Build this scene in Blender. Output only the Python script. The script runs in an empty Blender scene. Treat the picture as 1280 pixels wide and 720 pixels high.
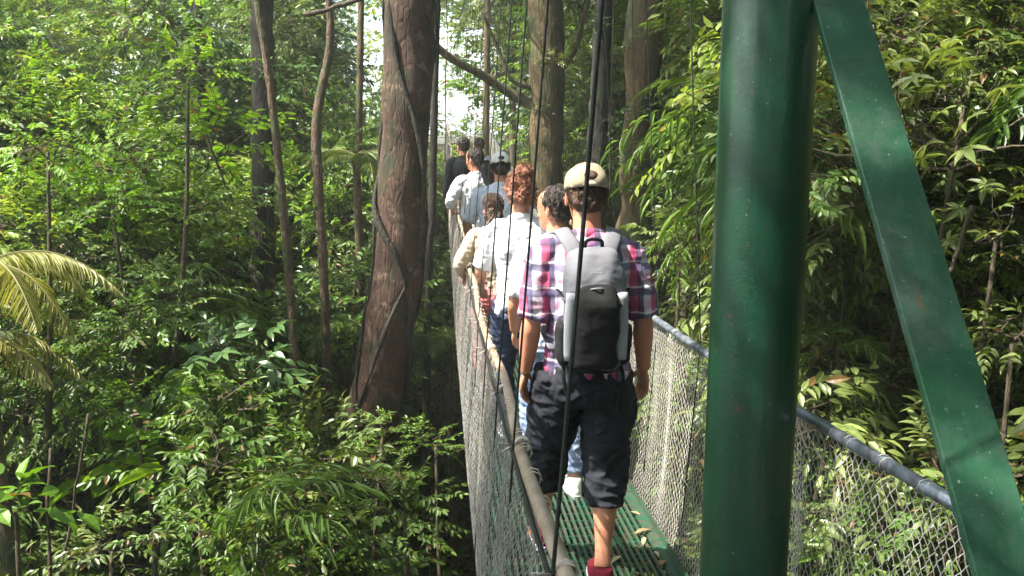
import bpy, math, random
import numpy as np
from mathutils import Vector, Matrix, noise as mnoise

R = math.radians
random.seed(7)
rng = np.random.default_rng(11)
scene = bpy.context.scene
COL = scene.collection

# ------------------------------------------------------------------ camera
PITCH, YAW, FPX = 10.0, 4.7, 1100.0
cam_d = bpy.data.cameras.new('camera')
cam_d.lens = 36.0 * FPX / 1280.0
cam_d.sensor_width = 36.0
cam_d.clip_start = 0.05
cam_d.clip_end = 3000.0
cam = bpy.data.objects.new('camera', cam_d)
COL.objects.link(cam)
cam.location = (0, 0, 0)
cam.rotation_euler = (R(90 - PITCH), 0, R(-YAW))
scene.camera = cam
cam_d.dof.use_dof = False

# ------------------------------------------------------------------ light
SUN_EL, SUN_AZ = 57.0, 258.0      # azimuth clockwise from +Y: light comes from the left and a little from behind
world = bpy.data.worlds.new('World')
scene.world = world
world.use_nodes = True
wn = world.node_tree
bg = wn.nodes['Background']
sky = wn.nodes.new('ShaderNodeTexSky')
sky.sky_type = 'NISHITA'
sky.sun_disc = False
sky.sun_elevation = R(SUN_EL)
sky.sun_rotation = R(SUN_AZ)
sky.air_density = 1.0
sky.dust_density = 2.5
wn.links.new(sky.outputs[0], bg.inputs[0])
bg.inputs[1].default_value = 0.15
sun_d = bpy.data.lights.new('sun', 'SUN')
sun_d.energy = 4.1
sun_d.angle = R(0.6)
sun_d.color = (1.0, 0.95, 0.86)
sun = bpy.data.objects.new('sun', sun_d)
COL.objects.link(sun)
_az, _el = R(SUN_AZ), R(SUN_EL)
SUN_DIR = Vector((math.sin(_az) * math.cos(_el), math.cos(_az) * math.cos(_el), math.sin(_el)))
sun.rotation_euler = SUN_DIR.to_track_quat('Z', 'Y').to_euler()
scene.view_settings.view_transform = 'Standard'
scene.view_settings.look = 'None'
scene.view_settings.exposure = 2.08
scene.view_settings.gamma = 1.0
scene.cycles.volume_bounces = 1
scene.cycles.max_bounces = 8
scene.cycles.diffuse_bounces = 4
scene.cycles.transmission_bounces = 4
scene.cycles.use_denoising = True
scene.cycles.sample_clamp_indirect = 6.0


# ------------------------------------------------------------------ helpers
def ray(px, py):
    v = ((px - 640) / FPX, 1.0, -(py - 360) / FPX)
    c, s = math.cos(R(PITCH)), math.sin(R(PITCH))
    v = (v[0], v[1] * c + v[2] * s, -v[1] * s + v[2] * c)
    c, s = math.cos(R(YAW)), math.sin(R(YAW))
    return Vector((v[0] * c + v[1] * s, -v[0] * s + v[1] * c, v[2]))


def P(px, py, Y):
    r = ray(px, py)
    return r * (Y / r.y)


def mk_mesh(name, V, F, attrs=None, smooth=False, mats=None, midx=None):
    """V (n,3); F list of (m,k) integer arrays; attrs {name: (n,) floats}"""
    me = bpy.data.meshes.new(name)
    V = np.asarray(V, dtype=np.float32)
    me.vertices.add(len(V))
    me.vertices.foreach_set('co', V.ravel())
    F = [np.asarray(f, dtype=np.int32) for f in F if len(f)]
    lv = np.concatenate([f.ravel() for f in F])
    tot = np.concatenate([np.full(len(f), f.shape[1], dtype=np.int32) for f in F])
    st = np.concatenate([[0], np.cumsum(tot)[:-1]]).astype(np.int32)
    me.loops.add(len(lv))
    me.loops.foreach_set('vertex_index', lv)
    me.polygons.add(len(tot))
    me.polygons.foreach_set('loop_start', st)
    me.polygons.foreach_set('loop_total', tot)
    me.polygons.foreach_set('use_smooth', np.full(len(tot), smooth, dtype=bool))
    if midx is not None:
        me.polygons.foreach_set('material_index', np.asarray(midx, dtype=np.int32))
    me.update(calc_edges=True)
    for k, a in (attrs or {}).items():
        at = me.attributes.new(k, 'FLOAT', 'POINT')
        at.data.foreach_set('value', np.asarray(a, dtype=np.float32))
    for m in (mats or []):
        me.materials.append(m)
    return me


def obj(name, me, parent=None, loc=None, **props):
    o = bpy.data.objects.new(name, me)
    COL.objects.link(o)
    if parent is not None:
        o.parent = parent
    if loc is not None:
        o.location = loc
    for k, v in props.items():
        o[k] = v
    return o


def empty(name, loc, label, cat, group=None):
    o = bpy.data.objects.new(name, None)
    COL.objects.link(o)
    o.location = loc
    o.empty_display_size = 0.2
    o['label'] = label
    o['category'] = cat
    if group:
        o['group'] = group
    return o


class MB:
    """collects geometry"""
    def __init__(s):
        s.V, s.T, s.Q, s.n = [], [], [], 0

    def add(s, V, T=None, Q=None):
        V = np.asarray(V, dtype=float).reshape(-1, 3)
        if T is not None and len(T):
            s.T.append(np.asarray(T) + s.n)
        if Q is not None and len(Q):
            s.Q.append(np.asarray(Q) + s.n)
        s.V.append(V)
        s.n += len(V)

    def box(s, c, size, rot=None):
        h = np.array(size) / 2.0
        V = np.array([[x, y, z] for x in (-1, 1) for y in (-1, 1) for z in (-1, 1)]) * h
        if rot is not None:
            V = V @ np.array(rot.to_3x3()).T
        V = V + np.array(c)
        s.add(V, Q=[[0, 1, 3, 2], [4, 6, 7, 5], [0, 4, 5, 1], [2, 3, 7, 6], [0, 2, 6, 4], [1, 5, 7, 3]])

    def tube(s, pts, rad, n=8, caps=True, ry=None, side=None):
        """pts (m,3), rad scalar or (m,)"""
        p = np.asarray([tuple(q) for q in pts], dtype=float)
        m = len(p)
        r = np.full(m, rad, dtype=float) if np.isscalar(rad) else np.asarray(rad, dtype=float)
        r2 = r if ry is None else (np.full(m, ry, dtype=float) if np.isscalar(ry) else np.asarray(ry, dtype=float))
        t = np.gradient(p, axis=0)
        t /= np.linalg.norm(t, axis=1)[:, None] + 1e-12
        if side is None:
            u0 = np.array([1.0, 0, 0]) if abs(t[0][0]) < 0.9 else np.array([0, 1.0, 0])
        else:
            u0 = np.array(side, dtype=float)
        U = np.empty_like(p)
        for i in range(m):
            u0 = u0 - t[i] * np.dot(u0, t[i])
            u0 /= np.linalg.norm(u0)
            U[i] = u0
        W = np.cross(t, U)
        a = np.arange(n) * 2 * math.pi / n
        V = p[:, None, :] + U[:, None, :] * (np.cos(a)[None, :, None] * r[:, None, None]) + W[:, None, :] * (np.sin(a)[None, :, None] * r2[:, None, None])
        V = V.reshape(-1, 3)
        i = np.arange(m - 1)[:, None] * n
        j = np.arange(n)[None, :]
        k = (j + 1) % n
        Q = np.stack([i + j, i + k, i + n + k, i + n + j], axis=-1).reshape(-1, 4)
        T = []
        if caps:
            V = np.vstack([V, p[0], p[-1]])
            c0, c1 = m * n, m * n + 1
            T = [[c0, (q + 1) % n, q] for q in range(n)] + [[c1, (m - 1) * n + q, (m - 1) * n + (q + 1) % n] for q in range(n)]
        s.add(V, T=T, Q=Q)

    def ell(s, c, r, rot=None, n=14, m=10):
        V = []
        for i in range(m + 1):
            th = math.pi * i / m
            for j in range(n):
                ph = 2 * math.pi * j / n
                V.append((math.sin(th) * math.cos(ph) * r[0], math.sin(th) * math.sin(ph) * r[1], math.cos(th) * r[2]))
        V = np.array(V)
        if rot is not None:
            V = V @ np.array(rot.to_3x3()).T
        V = V + np.array(tuple(c))
        Q = [[i * n + j, (i + 1) * n + j, (i + 1) * n + (j + 1) % n, i * n + (j + 1) % n] for i in range(m) for j in range(n)]
        s.add(V, Q=Q)

    def mesh(s, name, mats=None, smooth=False):
        F = []
        if s.T:
            F.append(np.vstack(s.T))
        if s.Q:
            F.append(np.vstack(s.Q))
        return mk_mesh(name, np.vstack(s.V), F, smooth=smooth, mats=mats)


def spline(pts, n):
    """Catmull-Rom resample of (m,k) values"""
    p = np.asarray([tuple(q) for q in pts], dtype=float)
    m = len(p)
    pp = np.vstack([2 * p[0] - p[1], p, 2 * p[-1] - p[-2]])
    out = []
    for t in np.linspace(0, m - 1, n):
        i = min(int(t), m - 2)
        f = t - i
        a, b, c, d = pp[i], pp[i + 1], pp[i + 2], pp[i + 3]
        out.append(0.5 * ((2 * b) + (c - a) * f + (2 * a - 5 * b + 4 * c - d) * f * f + (3 * b - a - 3 * c + d) * f ** 3))
    return np.array(out)


# ------------------------------------------------------------------ materials
class NT:
    def __init__(s, name):
        s.m = bpy.data.materials.new(name)
        s.m.use_nodes = True
        s.t = s.m.node_tree
        s.b = s.t.nodes['Principled BSDF']
        s.out = s.t.nodes['Material Output']

    def n(s, kind, **kw):
        nd = s.t.nodes.new('ShaderNode' + kind)
        for k, v in kw.items():
            if k.startswith('i_'):
                nd.inputs[k[2:].replace('_', ' ')].default_value = v
            else:
                setattr(nd, k, v)
        return nd

    def l(s, a, b):
        s.t.links.new(a, b)

    def math(s, op, a, b=None, c=None):
        nd = s.n('Math', operation=op)
        for i, v in enumerate((a, b, c)):
            if v is None:
                continue
            if isinstance(v, (int, float)):
                nd.inputs[i].default_value = v
            else:
                s.l(v, nd.inputs[i])
        return nd.outputs[0]

    def mix(s, f, a, b, blend='MIX'):
        nd = s.n('Mix', data_type='RGBA', blend_type=blend)
        for i, v in ((0, f), (6, a), (7, b)):
            if isinstance(v, (int, float)):
                nd.inputs[i].default_value = v
            elif isinstance(v, tuple):
                nd.inputs[i].default_value = v if len(v) == 4 else v + (1,)
            else:
                s.l(v, nd.inputs[i])
        return nd.outputs[2]

    def ramp(s, f, stops):
        nd = s.n('ValToRGB')
        e = nd.color_ramp.elements
        while len(e) < len(stops):
            e.new(0.5)
        for q, (p, c) in zip(e, stops):
            q.position = p
            q.color = (c if len(c) == 4 else tuple(c) + (1,)) if not isinstance(c, (int, float)) else (c, c, c, 1)
        s.l(f, nd.inputs[0])
        return nd.outputs[0]

    def noise(s, scale, detail=4, rough=0.55, vec=None, dist=0.0):
        nd = s.n('TexNoise')
        nd.inputs['Scale'].default_value = scale
        nd.inputs['Detail'].default_value = detail
        nd.inputs['Roughness'].default_value = rough
        nd.inputs['Distortion'].default_value = dist
        if vec is None:
            vec = s.obco()
        s.l(vec, nd.inputs['Vector'])
        return nd.outputs[0]

    def obco(s):
        if not hasattr(s, '_tc'):
            s._tc = s.n('TexCoord')
        return s._tc.outputs['Object']

    def mapped(s, scale, rot=(0, 0, 0)):
        mp = s.n('Mapping')
        mp.inputs['Scale'].default_value = scale
        mp.inputs['Rotation'].default_value = rot
        s.l(s.obco(), mp.inputs[0])
        return mp.outputs[0]

    def col(s, c):
        if isinstance(c, tuple):
            s.b.inputs['Base Color'].default_value = c if len(c) == 4 else c + (1,)
        else:
            s.l(c, s.b.inputs['Base Color'])

    def bump(s, h, strength=0.4, dist=0.01):
        nd = s.n('Bump')
        nd.inputs['Strength'].default_value = strength
        nd.inputs['Distance'].default_value = dist
        s.l(h, nd.inputs['Height'])
        s.l(nd.outputs[0], s.b.inputs['Normal'])

    def set(s, **kw):
        for k, v in kw.items():
            i = s.b.inputs[k.replace('_', ' ')]
            if isinstance(v, (int, float, tuple)):
                i.default_value = v
            else:
                s.l(v, i)
        return s.m


def leaf_mat(name, dark, mid, light, dead=(0.16, 0.10, 0.03), trans=0.35, rough=0.36, dead_at=0.965):
    t = NT(name)
    at = t.n('Attribute', attribute_name='rnd').outputs['Fac']
    oi = t.n('ObjectInfo').outputs['Random']
    f = t.math('ADD', t.math('MULTIPLY', at, 0.55), t.math('MULTIPLY', oi, 0.5))
    c = t.ramp(f, [(0.0, dark), (0.5, mid), (1.0, light)])
    c = t.mix(t.math('GREATER_THAN', at, dead_at), c, dead)
    t.col(c)
    t.set(Roughness=rough, Specular_IOR_Level=0.5)
    tr = t.n('BsdfTranslucent')
    c2 = t.mix(1.0, c, (1.25, 1.2, 0.5), 'MULTIPLY')
    t.l(c2, tr.inputs[0])
    mx = t.n('MixShader')
    mx.inputs[0].default_value = trans
    t.l(t.b.outputs[0], mx.inputs[1])
    t.l(tr.outputs[0], mx.inputs[2])
    t.l(mx.outputs[0], t.out.inputs[0])
    return t.m


def bark_mat(name, a, b, moss, moss_at=0.6, vs=6.0, blotch=None):
    t = NT(name)
    v = t.mapped((1, 1, 0.25))
    n1 = t.noise(vs * 4, 8, 0.65, v, 0.3)
    n2 = t.noise(vs * 0.35, 5, 0.6)
    n3 = t.noise(vs * 0.9, 6, 0.7)
    c = t.ramp(n1, [(0.3, a), (0.7, b)])
    if blotch:
        c = t.mix(t.ramp(n3, [(0.56, 0.0), (0.62, 1.0)]), c, blotch)
    vo = t.n('TexVoronoi', feature='DISTANCE_TO_EDGE'); vo.inputs['Scale'].default_value = vs * 2.2; t.l(v, vo.inputs['Vector'])
    c = t.mix(t.ramp(vo.outputs['Distance'], [(0.0, 0.25), (0.05, 0.0)]), c, a)
    c = t.mix(t.ramp(t.noise(vs * 2.3, 6, .7), [(0.66, 0.0), (0.7, 0.6)]), c, tuple(min(1, q * 1.7 + .03) for q in b))
    c = t.mix(t.ramp(n2, [(moss_at, 0.0), (moss_at + 0.12, 1.0)]), c, moss)
    t.col(c)
    t.set(Roughness=0.85)
    t.bump(t.math('ADD', n1, t.ramp(vo.outputs['Distance'], [(0.0, 0.0), (0.12, 0.2)])), 1.0, 0.03)
    return t.m


def fabric(name, c, var=0.25, rough=0.85, fine=350):
    t = NT(name)
    n = t.noise(9, 4)
    c2 = tuple(q * (1 - var) for q in c)
    t.col(t.mix(n, c, c2))
    t.set(Roughness=rough, Specular_IOR_Level=0.25)
    t.bump(t.noise(fine, 2), 0.25, 0.002)
    return t.m


def metal(name, c, rough=0.4, met=0.8, c2=None, scale=40):
    t = NT(name)
    n = t.noise(scale, 5)
    t.col(t.mix(t.ramp(n, [(0.4, 0.0), (0.65, 1.0)]), c, c2 or tuple(q * 0.6 for q in c)))
    t.set(Roughness=rough, Metallic=met)
    t.bump(n, 0.2, 0.003)
    return t.m


M = {}
M['leaf_mid'] = leaf_mat('leaf_mid', (0.05, 0.1, 0.016), (0.092, 0.17, 0.024), (0.17, 0.27, 0.038), rough=.44)
M['leaf_bright'] = leaf_mat('leaf_bright', (0.07, 0.15, 0.016), (0.135, 0.27, 0.02), (0.24, 0.38, 0.03), trans=0.45, rough=.45)
M['leaf_olive'] = leaf_mat('leaf_olive', (0.065, 0.1, 0.028), (0.135, 0.185, 0.048), (0.24, 0.29, 0.085), rough=0.38, dead_at=0.94)
M['leaf_dark'] = leaf_mat('leaf_dark', (0.03, 0.07, 0.02), (0.055, 0.115, 0.03), (0.09, 0.16, 0.04), trans=0.2, rough=0.28)
M['leaf_yellow'] = leaf_mat('leaf_yellow', (0.14, 0.21, 0.03), (0.21, 0.3, 0.045), (0.3, 0.37, 0.08), trans=0.5)
M['frond_tan'] = leaf_mat('frond_tan', (0.2, 0.22, 0.05), (0.32, 0.32, 0.1), (0.42, 0.4, 0.17), trans=0.4, rough=0.5)
M['frond_green'] = leaf_mat('frond_green', (0.08, 0.13, 0.03), (0.15, 0.21, 0.05), (0.25, 0.3, 0.09), trans=0.35)
M['bark_red'] = bark_mat('bark_red', (0.028, 0.015, 0.009), (0.115, 0.063, 0.04), (0.035, 0.036, 0.014), 0.53, 8, (0.17, 0.11, 0.075))
M['bark_olive'] = bark_mat('bark_olive', (0.05, 0.035, 0.016), (0.19, 0.13, 0.06), (0.06, 0.075, 0.025), 0.5, 7)
M['bark_dark'] = bark_mat('bark_dark', (0.012, 0.011, 0.008), (0.06, 0.05, 0.035), (0.025, 0.035, 0.014), 0.55, 10)
M['bark_pale'] = bark_mat('bark_pale', (0.05, 0.032, 0.018), (0.2, 0.13, 0.075), (0.06, 0.075, 0.028), 0.5, 12, (0.24, 0.2, 0.14))
M['twig'] = bark_mat('twig', (0.05, 0.035, 0.02), (0.13, 0.1, 0.06), (0.06, 0.07, 0.03), 0.6, 12)


# ------------------------------------------------------------------ leaves
LEAF_S = np.array([[0, 0, 0], [.28, -.46, .05], [.28, .46, .05], [.66, -.38, .02], [.66, .38, .02], [1, 0, -.12]])
LEAF_SQ = np.array([[0, 1, 3, 5], [0, 5, 4, 2]])
LEAF_L = np.array([[0, 0, 0], [.12, -.24, .03], [.12, 0, 0], [.12, .24, .03], [.35, -.5, .07], [.35, 0, .01], [.35, .5, .07],
                   [.65, -.42, .02], [.65, 0, -.04], [.65, .42, .02], [.88, -.17, -.08], [.88, 0, -.11], [.88, .17, -.08], [1.04, 0, -.2]])
LEAF_LQ = np.array([[1, 4, 5, 2], [2, 5, 6, 3], [4, 7, 8, 5], [5, 8, 9, 6], [7, 10, 11, 8], [8, 11, 12, 9]])
LEAF_LT = np.array([[0, 1, 2], [0, 2, 3], [10, 13, 11], [11, 13, 12]])


def leaves(pos, d, nrm, L, W, big=False):
    """arrays -> verts, tris, quads, rnd"""
    tpl = LEAF_L if big else LEAF_S
    d = d / (np.linalg.norm(d, axis=1)[:, None] + 1e-9)
    s = np.cross(nrm, d)
    s /= np.linalg.norm(s, axis=1)[:, None] + 1e-9
    u = np.cross(d, s)
    k = len(tpl)
    V = (pos[:, None] + d[:, None] * (tpl[None, :, 0, None] * L[:, None, None])
         + s[:, None] * (tpl[None, :, 1, None] * W[:, None, None])
         + u[:, None] * (tpl[None, :, 2, None] * L[:, None, None]))
    off = (np.arange(len(pos)) * k)[:, None, None]
    Q = ((LEAF_LQ if big else LEAF_SQ)[None] + off).reshape(-1, 4)
    T = (LEAF_LT[None] + off).reshape(-1, 3) if big else np.zeros((0, 3), int)
    rnd = np.repeat(rng.random(len(pos)), k)
    return V.reshape(-1, 3), T, Q, rnd


def rand_dir(n, zlo=-0.2, zhi=1.0):
    z = rng.uniform(zlo, zhi, n)
    a = rng.uniform(0, 2 * math.pi, n)
    r = np.sqrt(np.clip(1 - z * z, 0, 1))
    return np.stack([r * np.cos(a), r * np.sin(a), z], 1)


def spray_arrays(o, d, ln, nl, leaf, ratio, droop, upn=1.0, ang=0.95):
    """one leafy twig: origin o, direction d, length ln, nl leaves"""
    t = np.linspace(0.12, 1.0, nl)
    tt = t[:, None]
    d = d / np.linalg.norm(d)
    path = o + d * (tt * ln) + np.array([0, 0, -1.0]) * (tt ** 2 * ln * droop)
    tan = d + np.array([0, 0, -2.0 * droop]) * tt
    tan /= np.linalg.norm(tan, axis=1)[:, None]
    up = np.array([0, 0, 1.0])
    side = np.cross(tan, up)
    side /= np.linalg.norm(side, axis=1)[:, None] + 1e-6
    sg = np.where(np.arange(nl) % 2 == 0, 1.0, -1.0)[:, None]
    a = rng.normal(ang, 0.18, nl)[:, None]
    ld = tan * np.cos(a) + side * sg * np.sin(a) + np.array([0, 0, -1.0]) * rng.uniform(0, 0.55, nl)[:, None]
    ld[-1] = tan[-1]
    nr = up * upn + rng.normal(0, 0.38, (nl, 3))
    L = leaf * rng.uniform(0.65, 1.2, nl)
    L[0] *= 0.7
    return path, ld, nr, L, L * ratio


def clump_mesh(name, nspray, rad, ln, nl, leaf, ratio, droop, leafm, big=False, flat=0.75, zlo=-0.3, inner=0.35, whorl=False):
    Pp, D, N, L, W = [], [], [], [], []
    tw = MB()
    for i in range(nspray):
        dr = rand_dir(1, zlo, 1.0)[0]
        o = dr * rad * rng.uniform(inner, 1.0) * np.array([1, 1, flat])
        dd = dr + rand_dir(1, -0.4, 0.6)[0] * 0.7
        l_ = ln * rng.uniform(0.6, 1.3)
        if whorl:
            nn = nl
            a = np.arange(nn) * 2 * math.pi / nn + rng.uniform(0, 6)
            tip = o + dd / np.linalg.norm(dd) * l_ * 0.6
            tl = rng.uniform(-0.5, 0.5, 2)
            p = np.repeat(tip[None], nn, 0)
            ld = np.stack([np.cos(a), np.sin(a), tl[0] * np.cos(a) + tl[1] * np.sin(a) - 0.15 + rng.normal(0, .12, nn)], 1)
            nr = np.array([-tl[0], -tl[1], 1.0]) + rng.normal(0, 0.2, (nn, 3))
            LL = leaf * rng.uniform(0.7, 1.15, nn)
            WW = LL * ratio
        else:
            p, ld, nr, LL, WW = spray_arrays(o, dd, l_, nl, leaf, ratio, droop)
        Pp.append(p); D.append(ld); N.append(nr); L.append(LL); W.append(WW)
        if rng.random() > .45:
            continue
        path = spline([o * .45 + rng.normal(0, .09, 3), o * .8 + rng.normal(0, .05, 3), (p[-1] if not whorl else tip)], 4)
        tw.tube(path, np.linspace(0.009, 0.003, 4) * (leaf / 0.09) ** 0.3, n=3, caps=False)
    V, T, Q, rnd = leaves(np.vstack(Pp), np.vstack(D), np.vstack(N), np.concatenate(L), np.concatenate(W), big)
    tv, tq = np.vstack(tw.V), np.vstack(tw.Q)
    nV = len(V)
    F, mi = [], []
    if len(T):
        F.append(T); mi += [0] * len(T)
    F.append(Q); mi += [0] * len(Q)
    F.append(tq + nV); mi += [1] * len(tq)
    return mk_mesh(name, np.vstack([V, tv]), F, {'rnd': np.concatenate([rnd, np.zeros(len(tv))])}, mats=[leafm, M['twig']], midx=mi)


def frond_mesh(name, length, nleaf, leaflet, width, arch, leafm, rise=0.5, vdroop=0.5):
    """a palm frond rising from the origin along +X and arching down"""
    t = np.linspace(0, 1, nleaf)
    def pt(t):
        return np.stack([t * length * (1 - 0.18 * arch * t), 0 * t, length * (rise * t - arch * t * t)], 1)
    p = pt(t)
    tan = np.gradient(p, axis=0)
    tan /= np.linalg.norm(tan, axis=1)[:, None]
    Ps, D, N, L, W = [], [], [], [], []
    for sg in (-1, 1):
        tt = t[2:]
        prof = np.sin(np.clip(tt, 0.04, 0.99) ** 0.7 * math.pi) ** 0.5
        m = len(tt)
        side = np.tile(np.array([0, sg, 0.0]), (m, 1))
        up = np.cross(tan[2:], np.array([0, -1.0, 0]))
        d = side * 0.8 + tan[2:] * 0.62 + np.array([0, 0, -1.0]) * (vdroop + rng.normal(0, 0.1, m))[:, None]
        d += rng.normal(0, 0.07, (m, 3))
        Ps.append(p[2:]); D.append(d); N.append(np.tile([0, 0, 1.0], (m, 1)) + side * (-0.3) + rng.normal(0, .12, (m, 3)))
        l = leaflet * prof * rng.uniform(0.85, 1.1, m)
        L.append(l); W.append(np.full(m, width) * rng.uniform(.8, 1.15, m))
    V, T, Q, rnd = leaves(np.vstack(Ps), np.vstack(D), np.vstack(N), np.concatenate(L), np.concatenate(W), True)
    mb = MB()
    mb.tube(p, np.linspace(0.018, 0.004, nleaf) * length / 1.6, n=5)
    tv = np.vstack(mb.V)
    nV = len(V)
    F = [T, Q, np.vstack(mb.T) + nV, np.vstack(mb.Q) + nV]
    mi = [0] * (len(T) + len(Q)) + [1] * (len(F[2]) + len(F[3]))
    return mk_mesh(name, np.vstack([V, tv]), F, {'rnd': np.concatenate([rnd * 0.9, np.zeros(len(tv))])}, mats=[leafm, M['frond_rachis']], midx=mi)


t = NT('frond_rachis'); t.col((0.16, 0.15, 0.05)); M['frond_rachis'] = t.set(Roughness=0.5)


def collection(meshes):
    c = bpy.data.collections.new('leaf_clumps')
    for i, me in enumerate(meshes):
        c.objects.link(bpy.data.objects.new('clump_%02d' % i, me))
    return c


def scatter(name, pts, scl, coll, label, cat='foliage', tilt=0.5):
    """stuff: one object whose points carry leaf clumps"""
    n = len(pts)
    me = bpy.data.meshes.new(name)
    me.vertices.add(n)
    me.vertices.foreach_set('co', np.asarray(pts, dtype=np.float32).ravel())
    a = me.attributes.new('scl', 'FLOAT', 'POINT'); a.data.foreach_set('value', np.asarray(scl, dtype=np.float32))
    rot = np.stack([rng.uniform(-tilt, tilt, n), rng.uniform(-tilt, tilt, n), rng.uniform(0, 6.283, n)], 1).astype(np.float32)
    a = me.attributes.new('rot', 'FLOAT_VECTOR', 'POINT'); a.data.foreach_set('vector', rot.ravel())
    o = obj(name, me, kind='stuff', label=label, category=cat)
    ng = bpy.data.node_groups.new(name, 'GeometryNodeTree')
    ng.interface.new_socket('Geometry', in_out='INPUT', socket_type='NodeSocketGeometry')
    ng.interface.new_socket('Geometry', in_out='OUTPUT', socket_type='NodeSocketGeometry')
    gi, go = ng.nodes.new('NodeGroupInput'), ng.nodes.new('NodeGroupOutput')
    iop = ng.nodes.new('GeometryNodeInstanceOnPoints')
    ci = ng.nodes.new('GeometryNodeCollectionInfo')
    ci.inputs['Collection'].default_value = coll
    ci.inputs['Separate Children'].default_value = True
    ci.inputs['Reset Children'].default_value = True
    na = ng.nodes.new('GeometryNodeInputNamedAttribute'); na.data_type = 'FLOAT_VECTOR'; na.inputs['Name'].default_value = 'rot'
    nb = ng.nodes.new('GeometryNodeInputNamedAttribute'); nb.data_type = 'FLOAT'; nb.inputs['Name'].default_value = 'scl'
    e2r = ng.nodes.new('FunctionNodeEulerToRotation')
    L = ng.links.new
    L(gi.outputs[0], iop.inputs['Points'])
    L(ci.outputs[0], iop.inputs['Instance'])
    iop.inputs['Pick Instance'].default_value = True
    L(na.outputs['Attribute'], e2r.inputs[0]); L(e2r.outputs[0], iop.inputs['Rotation'])
    L(nb.outputs['Attribute'], iop.inputs['Scale'])
    L(iop.outputs[0], go.inputs[0])
    md = o.modifiers.new('scatter', 'NODES')
    md.node_group = ng
    return o


# ------------------------------------------------------------------ terrain
def sst(a, b, x):
    t = np.clip((x - a) / (b - a), 0, 1)
    return t * t * (3 - 2 * t)


def ground_z(x, y):
    x = np.asarray(x, float); y = np.asarray(y, float)
    z = -7.5 + 5.5 * sst(-2.0, -13.0, x) + 5.0 * sst(2.0, 9.0, x)
    z = np.maximum(z, -7.5 + 6.6 * sst(16.0, 30.0, y))
    z = np.maximum(z, -7.5 + 5.3 * sst(5.0, 0.5, y))
    z = z + 0.35 * np.sin(x * 0.9 + y * 0.35) * np.cos(y * 0.7 - x * 0.2) + 0.15 * np.sin(x * 2.3) * np.sin(y * 2.1)
    near = sst(3.0, 1.5, y) * sst(-4, -2, x) * sst(5, 3.5, x)
    z = z * (1 - near) + (-2.35) * near
    return np.minimum(z, -0.6)


xs = np.concatenate([-np.geomspace(1500, 41, 16), np.linspace(-40, 40, 161), np.geomspace(41, 1500, 16)])
ys = np.concatenate([-np.geomspace(1500, 21, 14), np.linspace(-20, 60, 161), np.geomspace(61, 1500, 16)])
X, Y = np.meshgrid(xs, ys)
Z = ground_z(X, Y)
nx, ny = len(xs), len(ys)
I = (np.arange(ny - 1)[:, None] * nx + np.arange(nx - 1)[None]).ravel()
t = NT('forest_floor')
n1, n2 = t.noise(3, 8, 0.7), t.noise(30, 6, 0.7)
c = t.mix(t.ramp(n1, [(0.42, 0.0), (0.6, 1.0)]), (0.045, 0.032, 0.018), (0.04, 0.06, 0.018))
t.col(t.mix(t.ramp(n2, [(0.5, 0.0), (0.7, 1.0)]), c, (0.13, 0.095, 0.05)))
t.bump(n2, 1.0, 0.08)
M['floor'] = t.set(Roughness=0.95)
obj('ground', mk_mesh('ground', np.stack([X.ravel(), Y.ravel(), Z.ravel()], 1), [np.stack([I, I + 1, I + nx + 1, I + nx], 1)], smooth=True, mats=[M['floor']]), kind='structure')

# ------------------------------------------------------------------ bridge
XL, XR, RH = 0.23, 1.18, 1.04
BR0, BR1 = 1.15, 23.0


def deck_z(y):
    y = np.asarray(y, float)
    q = -2.115 + np.where(y < 7, .0078, .0115) * (np.minimum(y, 11) - 7) ** 2
    return q + 0.092 * np.maximum(y - 11, 0)


def rail_z(y):
    return deck_z(y) + RH + 0.02


t = NT('rope_tan')
n = t.noise(14, 5, 0.6, t.mapped((1, 0.4, 1)))
t.col(t.ramp(n, [(0.3, (0.12, 0.085, 0.055)), (0.5, (0.27, 0.21, 0.15)), (0.75, (0.42, 0.35, 0.27))]))
t.bump(t.noise(60, 5), 0.4, 0.004)
M['rail_tan'] = t.set(Roughness=0.6)
M['rail_grey'] = metal('rail_grey', (0.2, 0.24, 0.28), 0.36, 0.5, (0.09, 0.1, 0.115), 25)
M['cable'] = metal('cable', (0.035, 0.036, 0.035), 0.55, 0.5, (0.02, 0.025, 0.02), 80)
M['wire'] = metal('wire', (0.5, 0.49, 0.46), 0.5, 0.35, (0.3, 0.27, 0.23), 30)
M['tie'] = metal('tie', (0.62, 0.58, 0.5), 0.5, 0.2, (0.4, 0.33, 0.25), 60)
t = NT('green_paint')
n = t.noise(12, 6, 0.6)
n2 = t.noise(3.0, 6, 0.65)
c = t.mix(n, (0.002, 0.042, 0.018), (0.003, 0.06, 0.026))
c = t.mix(t.ramp(n2, [(0.6, 0.0), (0.7, 0.55)]), c, (0.035, 0.1, 0.07))
c = t.mix(t.ramp(t.noise(14, 6, 0.7, t.mapped((1, 1, .07))), [(0.5, 0.0), (0.7, 0.7)]), c, (0.012, 0.026, 0.012))
c = t.mix(t.ramp(t.noise(22, 8, 0.78), [(0.62, 0.0), (0.635, 0.9)]), c, (0.075, 0.04, 0.022))
c = t.mix(t.ramp(t.noise(60, 5, 0.7), [(0.66, 0.0), (0.68, 0.8)]), c, (0.16, 0.2, 0.17))
t.col(c)
t.set(Roughness=t.ramp(n2, [(0.35, 0.28), (0.65, 0.5)]), Coat_Weight=0.35, Coat_Roughness=0.15)
t.bump(t.noise(35, 8, 0.75), 0.45, 0.006)
M['paint'] = t.m
t = NT('worn_sheen_green_paint')
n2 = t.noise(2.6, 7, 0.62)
n3 = t.noise(16, 8, 0.72, t.mapped((1, 1, .35)))
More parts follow.
